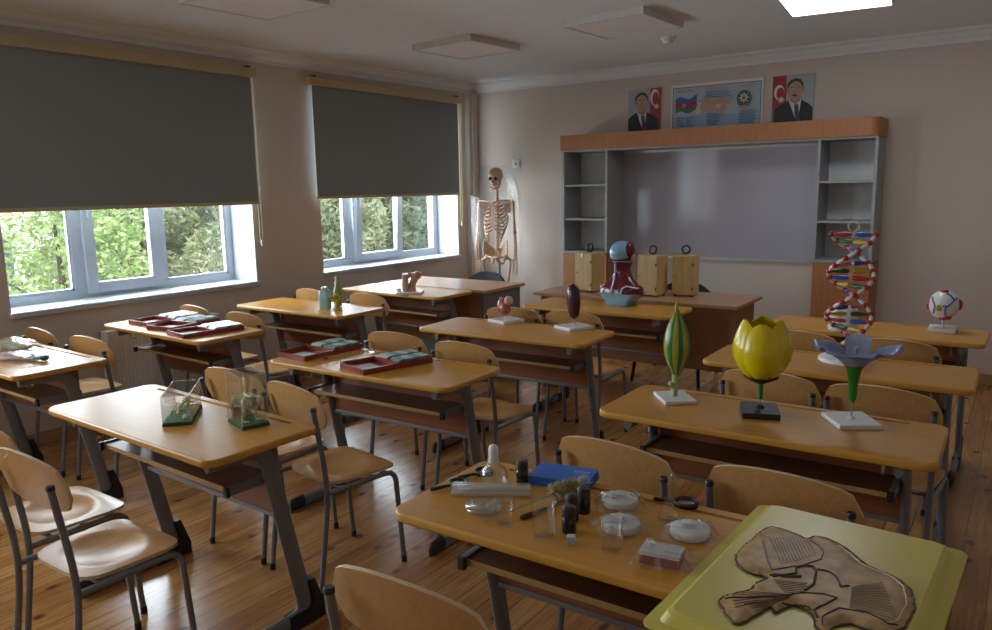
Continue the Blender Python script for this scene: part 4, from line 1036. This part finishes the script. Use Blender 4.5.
for r in range(2):
    for k in range(3-r):
        p = base+nrm*(.0168*k+.0084*r-.016); z = TZ+.0082+.0142*r
        t = thing('test_tube', ['clear test tube in the bottom layer of the bundle, %s from the camera' % ['nearest', 'second', 'furthest'][k], 'clear test tube in the top layer of the bundle, %s from the camera' % ['nearest', 'furthest'][min(k, 1)]][r], 'test tube', (p.x, p.y, z), math.atan2(dirx.y, dirx.x), 'bundle of clear test tubes')
        m = MB().use('tube_glass').tube([(-.004, 0, 0), (.0, 0, 0), (.205, 0, 0)], .0078, n=12, radii=[.6, 1, 1], cap=False); m.build('tube_wall', None, t)
        MB().use('labglass').tube([(.2035, 0, 0), (.2075, 0, 0)], .0081, n=12, cap=False).build('rim', None, t)
t = thing('petri_dish', 'flat clear petri dish lying in front of the test tubes', 'petri dish', (3.985, 1.470, TZ), 0)
MB().use('labglass').lathe([(.043, 0), (.0445, .001), (.0445, .011), (.043, .011), (.043, .002), (.001, .002)], n=36).build('dish', None, t)
MB().use('labglass').lathe([(.047, .003), (.047, .0135), (.001, .0140), (.001, .0128), (.0458, .0125), (.0458, .003)], n=36).build('lid', None, t)
def beaker(x, y, r, h, label):
    t = thing('beaker', label, 'beaker', (x, y, TZ), 0, 'clear glass beakers')
    MB().use('labglass').lathe([(r*.92, 0), (r, .004), (r, h-.004), (r*1.09, h), (r*1.06, h+.0008), (r*.95, h-.004), (r*.95, .005), (.001, .0035)], n=30).build('cup', None, t)
    MB().use('labglass').lathe([(r*1.09, h-.001), (r*1.12, h+.001), (r*1.06, h+.0016)], n=30, cap=False).build('rim', None, t)
beaker(4.075, 1.428, .0215, .062, 'small clear beaker beside the petri dish')
beaker(4.190, 1.425, .0270, .084, 'tall clear beaker left of the dark brown vials')
beaker(4.352, 1.450, .0230, .074, 'clear beaker in front of a wrapped filter paper pack')
t = thing('flask', 'small conical clear flask with a tall narrow neck', 'flask', (4.400, 1.660, TZ), 0)
MB().use('labglass').lathe([(.026, 0), (.029, .004), (.006, .060), (.0055, .116), (.0068, .118), (.0045, .116), (.0050, .060), (.027, .005), (.001, .003)], n=26).build('flask_body', None, t)
MB().use('labglass').lathe([(.0062, .114), (.0080, .117), (.0062, .120)], n=20, cap=False).build('rim', None, t)
t = thing('bottle_brush', 'thin bottle brush with cream bristles beside the blue booklets', 'brush', (4.120, 1.640, TZ+.026), 1.22)
m = MB().use('wire').tube([(-.26, -.0, -.022), (-.12, .0, -.010), (.045, 0, 0)], .0022, n=6); m.build('wire_handle', None, t)
m = MB().use('bristle'); rr_ = random.Random(5)
for k in range(420):
    a = rr_.uniform(0, 2*pi); xx = rr_.uniform(-.042, .045); l = rr_.uniform(.020, .026)
    p = Vector((xx, 0, 0)); q = Vector((xx+rr_.uniform(-.006, .006), l*cos(a), l*sin(a))); m.tube([p, q], .0009, n=3, cap=False)
for k in range(26):
    a = rr_.uniform(0, 2*pi); m.tube([(.03, 0, 0), (.065+rr_.uniform(0, .02), .022*cos(a), max(-.02, .020*sin(a)))], .0010, n=3, cap=False)
m.build('bristles', None, t)
t = thing('scalpel', 'dark-handled scalpel lying behind the tall beaker', 'scalpel', (4.115, 1.53, TZ+.006), 1.30)
MB().use('cap_brown').loft([[(x, a*cos(2*pi*j/10), b*sin(2*pi*j/10)) for j in range(10)] for x, a, b in ((-.066, .003, .003), (-.06, .0075, .0055), (-.01, .007, .0055), (.020, .004, .004))]).build('handle', None, t)
MB().use('wire').prism([(.018, -.004), (.060, -.006), (.085, -.001), (.080, .005), (.018, .004)], -.001, .001).build('blade', None, t)
def magnifier(x, y, rz, hl, R, label, tilt=0.0):
    t = thing('magnifying_glass', label, 'magnifying glass', (x, y, TZ+.006), rz, 'black magnifying glasses')
    m = MB().use('black').lathe([(R, -.005), (R+.005, -.005), (R+.005, .007), (R, .007), (R, -.005)], n=28, cap=False); m.build('rim', None, t)
    MB().use('lens').lathe([(.001, -.003), (R*.6, -.0022), (R-.0005, -.001), (R-.0005, .001), (R*.6, .0026), (.001, .0035)], n=28).build('lens', None, t)
    MB().use('black').tube([(-R-.003, 0, 0), (-R-.02, 0, 0), (-R-hl, 0, 0)], .0055, n=10, radii=[.7, .9, 1]).build('handle', None, t)
magnifier(4.402, 1.768, .22, .055, .026, 'black magnifying glass lying flat at the far edge behind the conical flask')
magnifier(3.842, 1.668, 1.14, .060, .022, 'black magnifying glass behind the test tubes, beside the rubber-bulb bottle')
magnifier(3.832, 1.562, 1.14, .062, .022, 'black magnifying glass at the left ends of the test tubes')
for k, (z, rz, lab) in enumerate(((0, .16, 'lower blue booklet of the stack of two'), (.0125, .20, 'upper blue booklet of the stack of two with faint pale lettering'))):
    t = thing('booklet', lab, 'booklet', (4.060, 1.742, TZ+z), rz, 'stack of blue booklets')
    m = MB().use('book_dark').box((0, 0, .0062), (.166, .108, .0084)); m.build('pages', None, t)
    m = MB().use('book_blue').box((0, 0, .0011), (.170, .112, .0018)).box((0, 0, .0113), (.170, .112, .0018)).box((0, -.056, .0062), (.170, .0016, .0116)); m.build('cover', None, t)
    if k:
        m = MB().use('petal_pale')
        for q in range(5): m.box((.028+q*.009, .022, .0124), (.006, .010-.003*(q % 2), .0004))
        m.box((.045, .008, .0124), (.040, .002, .0004)); m.build('cover_lettering', None, t)
def filters(x, y, rz, label, seed):
    t = thing('filter_pack', label, 'filter paper pack', (x, y, TZ), rz, 'wrapped packs of round filter papers')
    MB().use('filter').lathe([(.044, .0015), (.0455, .003), (.0455, .018), (.044, .0195), (.001, .0196)], n=40).build('paper_discs', None, t)
    m = MB().use('paper').box((0, 0, .0200), (.040, .030, .0004)); m.use('ink')
    for k in range(6): m.box((0, .011-.0044*k, .0203), (.032-.006*(k % 3), .0018, .0003))
    m.build('label', None, t)
    film(MB(), .120, .102, .0205, seed).build('wrapping_film', None, t)
filters(4.258, 1.684, .5, 'wrapped round filter paper pack furthest from the camera', 11)
filters(4.322, 1.556, .9, 'wrapped round filter paper pack behind the clear beaker', 12)
filters(4.472, 1.612, .3, 'wrapped round filter paper pack beside the yellow relief board', 13)
t = thing('cover_glass_box', 'small red and white card box in clear wrap', 'box', (4.468, 1.456, TZ), .16)
m = MB().use('box_red').box((0, 0, .0125), (.086, .056, .020)); m.use('paper').box((0, 0, .0265), (.086, .056, .008)); m.build('carton', None, t)
m = MB().use('ink')
for k in range(5): m.box((.012+k*.008, -.012, .0308), (.005, .007, .0005))
m.box((.028, .018, .0308), (.014, .003, .0005))
for a, b in ((-.022, .004), (-.017, .009), (-.027, .010), (-.022, -.006), (-.030, -.010)): m.box((a, b, .0308), (.010, .003, .0005), rz=a*40)
m.build('printed_lid', None, t)
film(MB(), .122, .092, .030, 17).build('wrapping_film', None, t)

# yellow relief board
t = thing('relief_board', 'yellow moulded board with a brown fossil-like relief', 'relief board', (4.755, 1.520, TZ+.0005), -.045)
pr_ = [(.0, 0), (.0, .003), (.024, .005), (.034, .022), (.042, .0265)]
x0, x1, y0, y1 = -.212, .240, -.325, .342
rings = [[(x, y, z) for x, y in rrect(x1-x0-2*i, y1-y0-2*i, .024 if i < .02 else .02, 5, (x0+x1)/2, (y0+y1)/2)] for i, z in pr_]
MB().use('relief_yellow').loft(rings, True, False).build('moulded_sheet', None, t)
OUT = [(-0.142, -0.022), (-0.147, 0.022), (-0.143, 0.077), (-0.139, 0.134), (-0.126, 0.166), (-0.096, 0.164), (-0.072, 0.159), (-0.047, 0.149), (-0.035, 0.175), (-0.009, 0.176), (0.02, 0.162), (0.05, 0.137), (0.077, 0.106), (0.1, 0.092), (0.127, 0.085), (0.152, 0.071), (0.172, 0.044), (0.181, 0.019), (0.190, -0.023), (0.191, -0.072), (0.184, -0.112), (0.163, -0.137), (0.137, -0.146), (0.109, -0.147), (0.088, -0.172), (0.085, -0.194), (0.067, -0.196), (0.048, -0.152), (0.009, -0.143), (-0.007, -0.184), (-0.023, -0.173), (-0.034, -0.211), (-0.051, -0.262), (-0.082, -0.238), (-0.107, -0.201), (-0.089, -0.159), (-0.074, -0.132), (-0.071, -0.1), (-0.063, -0.074), (-0.071, -0.068), (-0.099, -0.07), (-0.126, -0.052)]
def closed_smooth(P, k=4):
    n = len(P); out = []
    for i in range(n):
        p0, p1, p2, p3 = P[i-1], P[i], P[(i+1) % n], P[(i+2) % n]
        for j in range(k):
            s = j/k; out.append(tuple(.5*((2*p1[c])+(-p0[c]+p2[c])*s+(2*p0[c]-5*p1[c]+4*p2[c]-p3[c])*s*s+(-p0[c]+3*p1[c]-3*p2[c]+p3[c])*s**3) for c in (0, 1)))
    return out
rp_ = random.Random(2)
OS = [(x+rp_.uniform(-.0018, .0018), y+rp_.uniform(-.0018, .0018)) for x, y in closed_smooth(OUT)]
RZ = .0265
bm = bmesh.new()
vs_ = [bm.verts.new((x, y, RZ)) for x, y in OS]; n_ = len(vs_)
ed = [bm.edges.new((vs_[k], vs_[(k+1) % n_])) for k in range(n_)]
bmesh.ops.triangle_fill(bm, use_beauty=True, edges=ed)
for _ in range(4): bmesh.ops.subdivide_edges(bm, edges=[e for e in bm.edges if e.calc_length() > .010], cuts=1); bmesh.ops.triangulate(bm, faces=bm.faces)
def edge_dist(x, y): return min((x-a)**2+(y-b)**2 for a, b in OS)**.5
for v in bm.verts:
    d = edge_dist(v.co.x, v.co.y); x, y = v.co.x, v.co.y
    h = .010*min(1, d/.020)**.6
    h += .0012*sin(30*x+22*y)*min(1, d/.02)
    v.co.z = RZ+.001+h
bm.verts.index_update()
m = MB().use('relief_brown'); m.add([v.co[:] for v in bm.verts], [[v.index for v in f.verts] for f in bm.faces], True); bm.free()
m.add([(x, y, RZ+.001) for x, y in OS]+[(x, y, RZ-.0005) for x, y in OS], [(k, (k+1) % n_, n_+(k+1) % n_, n_+k) for k in range(n_)]); m.build('fossil_relief', None, t)
def rz_at(x, y): return RZ+.001+.010*min(1, edge_dist(x, y)/.020)**.6+.0012*sin(30*x+22*y)*min(1, edge_dist(x, y)/.02)
m = MB().use('relief_dark').tube([(x, y, RZ+.0022) for x, y in OS], .0026, n=5, closed=True)
def line(pts, r, k=8):
    pp = []
    for (a, b), (c, d) in zip(pts[:-1], pts[1:]): pp += [(a+(c-a)*q/k, b+(d-b)*q/k) for q in range(k)]
    pp.append(pts[-1]); m.tube([(x, y, rz_at(x, y)+.0006) for x, y in pp], r, n=5)
L_ = [([(-0.05, -0.071), (-0.037, -0.057), (-0.017, -0.033), (-0.024, -0.008), (-0.011, 0.009), (0.004, 0.012), (0.014, -0.007), (0.023, -0.056), (0.016, -0.089)], .0030),
      ([(-0.058, -0.064), (-0.03, -0.058), (-.005, -.040)], .0034), ([(0.013, 0.006), (0.036, 0.008), (0.052, -0.006), (0.068, -0.04), (0.08, -0.027)], .0022),
      ([(-0.034, 0.129), (-0.011, 0.109), (0.004, 0.086), (0.008, 0.051), (-0.024, -0.008)], .0013), ([(-0.098, -0.200), (-0.063, -0.180), (-0.024, -0.15), (0.015, -0.098), (0.049, -0.082), (0.072, -0.084)], .0015),
      ([(0.072, -0.084), (0.059, -0.12), (0.047, -0.144), (0.060, -0.165)], .0020), ([(-0.117, 0.07), (-0.1, 0.032), (-0.077, -0.019), (-0.06, -0.047), (-0.026, -0.001)], .0013),
      ([(0.072, -0.185), (0.066, -0.159), (0.083, -0.118), (0.128, -0.107), (0.165, -0.119), (0.178, -0.108)], .0014), ([(-.005, -.155), (0.014, -0.140), (0.032, -0.137), (0.047, -0.144)], .0018)]
for p_, r_ in L_: line(p_, r_, 4)
m.build('dark_outline', None, t)
m = MB().use('relief_mid')
def lerp(a, b, q): return (a[0]+(b[0]-a[0])*q, a[1]+(b[1]-a[1])*q)
for k in range(11):
    q = k/10; line([lerp((.004, -.118), (-.004, -.140), q), lerp((-.094, -.205), (-.038, -.205), q) if q > .5 else lerp((-.094, -.175), (-.060, -.245), q*1.4)], .0006, 7)
m.build('engraved_fan', None, t); m = MB().use('relief_mid')
for k in range(13):
    q = k/12; line([lerp((.085, -.030), (.098, -.105), q), lerp((.128, .030), (.178, -.100), q)], .0005, 6)
m.build('engraved_fan', None, t); m = MB().use('relief_mid')
for k in range(12):
    q = k/11; line([lerp((-.052, -.010), (-.005, .062), q), lerp((-.112, .098), (-.045, .136), q)], .0005, 6)
m.build('engraved_fan', None, t); m = MB().use('relief_mid')
for k in range(7):
    q = k/6; line([lerp((-.045, -.085), (-.015, -.120), q), lerp((.012, -.06), (.02, -.10), q)], .0006, 5)
m.build('engraved_fan', None, t)
m = MB().use('relief_pale')
IN_ = OS[40:82]
m.tube([(x*.945-.002, y*.92-.003, rz_at(x*.945-.002, y*.92-.003)+.0004) for x, y in IN_], .0018, n=5)
for k in range(12):
    q = (k+.5)/12; line([lerp((.085, -.030), (.098, -.105), q), lerp((.124, .026), (.170, -.098), q)], .0008, 6)
for k in range(11):
    q = (k+.5)/11; line([lerp((-.052, -.010), (-.005, .062), q), lerp((-.108, .094), (-.045, .130), q)], .0008, 6)
m.build('pale_veins', None, t)

# ------------------------------------------------------------------ skeleton in the corner
MT['skel'] = plain('bone_coloured_plastic', (.60, .395, .265), .45, .12, 30)
t = thing('skeleton_model', 'life-size human skeleton model on a stand in the room corner', 'skeleton', (.545, 6.47, 0), .28)
B = lambda: MB().use('skel')
m = B(); m.ell((0, .015, 1.695), (.072, .088, .080), 20, 14); m.ell((0, -.045, 1.640), (.050, .040, .048)); m.ell((0, -.040, 1.600), (.040, .038, .022)); m.ell((-.052, -.030, 1.640), (.014, .030, .014)).ell((.052, -.030, 1.640), (.014, .030, .014))
m.use('cap_brown'); m.ell((-.027, -.076, 1.660), (.019, .016, .017)).ell((.027, -.076, 1.660), (.019, .016, .017)); m.ell((0, -.084, 1.632), (.010, .009, .015)); m.box((0, -.080, 1.604), (.042, .006, .003)); m.build('skull', None, t)
m = B().tube([(-.050, .015, 1.63), (-.045, -.03, 1.570), (0, -.072, 1.560), (.045, -.03, 1.570), (.050, .015, 1.63)], .011, n=8); m.build('jaw', None, t)
def spine(z): return .03+.022*sin((z-1.0)*5.2)
m = B(); m.tube([(0, spine(.92+.66*k/20), .92+.66*k/20) for k in range(21)], .012, n=8)
for k in range(24):
    z = .945+.027*k; r = .026-.011*k/23; m.lathe([(r*.85, -.009), (r, -.005), (r, .005), (r*.85, .009)], (0, spine(z), z), 12); m.box((0, spine(z)+.028, z-.004), (.008, .034, .008)); m.box((0, spine(z)+.012, z), (.065-.02*k/23, .010, .008))
m.build('spine', None, t)
m = B()
for k in range(10):
    z = 1.415-.030*k; W = .070+.060*min(1, k/4)-.014*max(0, k-6); zf = z-.035-.010*k; yb = spine(z)
    for s in (-1, 1):
        fx = s*.022 if k < 7 else s*(.022+.022*(k-6)); fz = zf if k < 7 else zf+.012*(k-6)
        m.tube(fillet([(s*.02, yb, z), (s*W*.75, yb+.035, z-.005), (s*W, yb-.04, z-.025), (s*W*.72, -.085, zf-.012), (fx, -.098, fz+.006)], .05, 4), .0078, n=6)
m.build('ribs', None, t)
m = B().box((0, -.098, 1.315), (.030, .010, .20), bev=.004); m.box((0, -.096, 1.41), (.044, .012, .04), bev=.004); m.build('breastbone', None, t)
for s in (-1, 1):
    B().tube([(s*.018, -.090, 1.425), (s*.09, -.075, 1.440), (s*.165, -.02, 1.440)], .007, n=8).build('collarbone', None, t)
    m = B(); g = [[(s*(.075+.075*u), .075-.02*u, 1.43-.13*v*(1-.25*u)-.01*u) for v in (0, .25, .5, .75, 1)] for u in (0, .33, .66, 1)]; m.sheet(g, .007); m.tube([(s*.08, .085, 1.405), (s*.175, .02, 1.445)], .007, n=6); m.build('shoulder_blade', None, t)
    X = s*.185
    m = B().tube([(X, .0, 1.425), (X*1.04, .0, 1.28), (X*1.08, .0, 1.125)], .013, n=10, radii=[1.35, .8, 1.2]); m.ell((X*.98, 0, 1.42), .021, 12, 8); m.ell((X*1.08, 0, 1.115), (.026, .014, .014), 10, 8); m.build('upper_arm_bone', None, t)
    m = B().tube([(X*1.04, .01, 1.105), (X*1.08, 0, .98), (X*1.05, -.005, .865)], .009, n=8, radii=[1.2, .85, 1]); m.tube([(X*1.13, -.006, 1.10), (X*1.19, -.008, .98), (X*1.16, -.01, .868)], .009, n=8, radii=[1.1, .85, 1.1]); m.build('forearm_bones', None, t)
    m = B(); hx = X*1.11
    for q in range(8): m.ell((hx+s*(-.016+.011*(q % 4)), -.006, .852-.012*(q//4)), .008, 8, 6)
    for q in range(4):
        xx = hx+s*(-.018+.012*q); m.tube([(xx, -.006, .83), (xx+s*(-.004+.003*q), -.012, .77), (xx+s*(-.005+.004*q), -.016, .735-.006*(q in (1, 2))), (xx+s*(-.005+.004*q), -.012, .690-.012*(q in (1, 2)))], .0052, n=6, radii=[1.1, .9, 1, .6])
    m.tube([(hx-s*.020, -.012, .84), (hx-s*.040, -.025, .80), (hx-s*.046, -.032, .755)], .0058, n=6, radii=[1.1, 1, .7]); m.build('hand_bones', None, t)
    m = B(); g = []
    for i in range(9):
        a = -1.3+2.6*i/8; row = []
        for j in range(6):
            v = j/5; row.append((s*(.030+.105*v**.8*cos(a*.35)), .055-.11*v*cos(a*.5)+.02*v, .905+.095*sin(a)*(.35+.65*v)+.035*v))
        g.append(row)
    m.sheet(g, .010); m.tube(fillet([(s*.085, -.02, .875), (s*.085, -.02, .80), (s*.040, -.03, .795), (s*.012, -.055, .84)], .03), .012, n=8); m.tube([(s*.09, -.02, .865), (s*.05, -.055, .865), (s*.008, -.065, .85)], .011, n=8); m.ell((s*.098, -.015, .86), (.030, .028, .030)); m.build('hip_bone', None, t)
    fx = s*.150
    m = B().ell((s*.112, -.012, .855), .023, 12, 8); m.tube([(s*.112, -.012, .855), (fx, -.005, .832), (fx*1.0, -.005, .80), (s*.125, -.015, .62), (s*.105, -.005, .470)], .015, n=10, radii=[.9, 1.2, 1.15, .85, 1.2]); m.ell((s*.095, 0, .458), (.022, .026, .020)).ell((s*.128, 0, .460), (.018, .025, .020)); m.build('thigh_bone', None, t)
    m = B().tube([(s*.108, 0, .440), (s*.105, -.004, .25), (s*.100, .0, .075)], .014, n=10, radii=[1.7, .85, 1.1]); m.tube([(s*.138, .012, .43), (s*.136, .014, .25), (s*.122, .012, .07)], .007, n=8, radii=[1.2, .8, 1.2]); m.ell((s*.112, -.038, .462), (.018, .010, .020)); m.build('shin_bones', None, t)
    m = B().ell((s*.104, .03, .04), (.022, .040, .026)).ell((s*.106, -.02, .05), (.028, .034, .022))
    for q in range(5): m.tube([(s*(.086+.012*q), -.045, .045), (s*(.080+.015*q), -.115+.008*q, .028), (s*(.078+.017*q), -.165+.016*q, .022)], .007, n=6, radii=[1, .9, .7])
    m.build('foot_bones', None, t)
B().loft([[(a*cos(2*pi*j/14), .055+.012*sin(2*pi*j/14), z) for j in range(14)] for z, a in ((.80, .006), (.84, .022), (.90, .048), (.945, .042))]).build('sacrum', None, t)
m = MB().use('wire').tube([(0, .085, .05), (0, .085, .78), (0, .06, .92)], .010, n=10); m.build('stand_pole', None, t)
m = MB().use('black')
for k in range(5): a = k*2*pi/5+.3; m.tube([(0, .085, .065), (.26*cos(a), .085+.26*sin(a)*.85, .045)], .014, n=8); m.ell((.26*cos(a), .085+.26*sin(a)*.85, .024), (.024, .014, .0235), 10, 8)
m.build('stand_base', None, t)
t = thing('plastic_bag', 'clear plastic bag pulled over the skeleton model', 'plastic bag', (.545, 6.47, 0), .28)
MT['bag'] = clear('clear_bag_film', (.985, .985, .985), .0, .25, haze=.012, graze=.22)
m = MB().use('bag'); rings = []
for k in range(22):
    q = k/21; z = 1.80-1.28*q; wx = .135+.125*min(1, q/.22); wy = .125+.045*min(1, q/.22)
    rings.append([((wx+.010*sin(5*a+9*q))*cos(a)-.03*max(0, .12-q)*4, (wy+.008*sin(7*a-7*q))*sin(a), z) for a in [2*pi*j/36 for j in range(36)]])
m.loft(rings, False, True); m.build('bag_film', None, t)
m = MB().use('bag').sheet([[(-.17-.0+.10*u, -.02+.02*sin(9*u+5*v), 1.66+.145*v-.03*u*v) for v in [k/6 for k in range(7)]] for u in [k/6 for k in range(7)]], .0006); m.build('bag_corner', None, t)
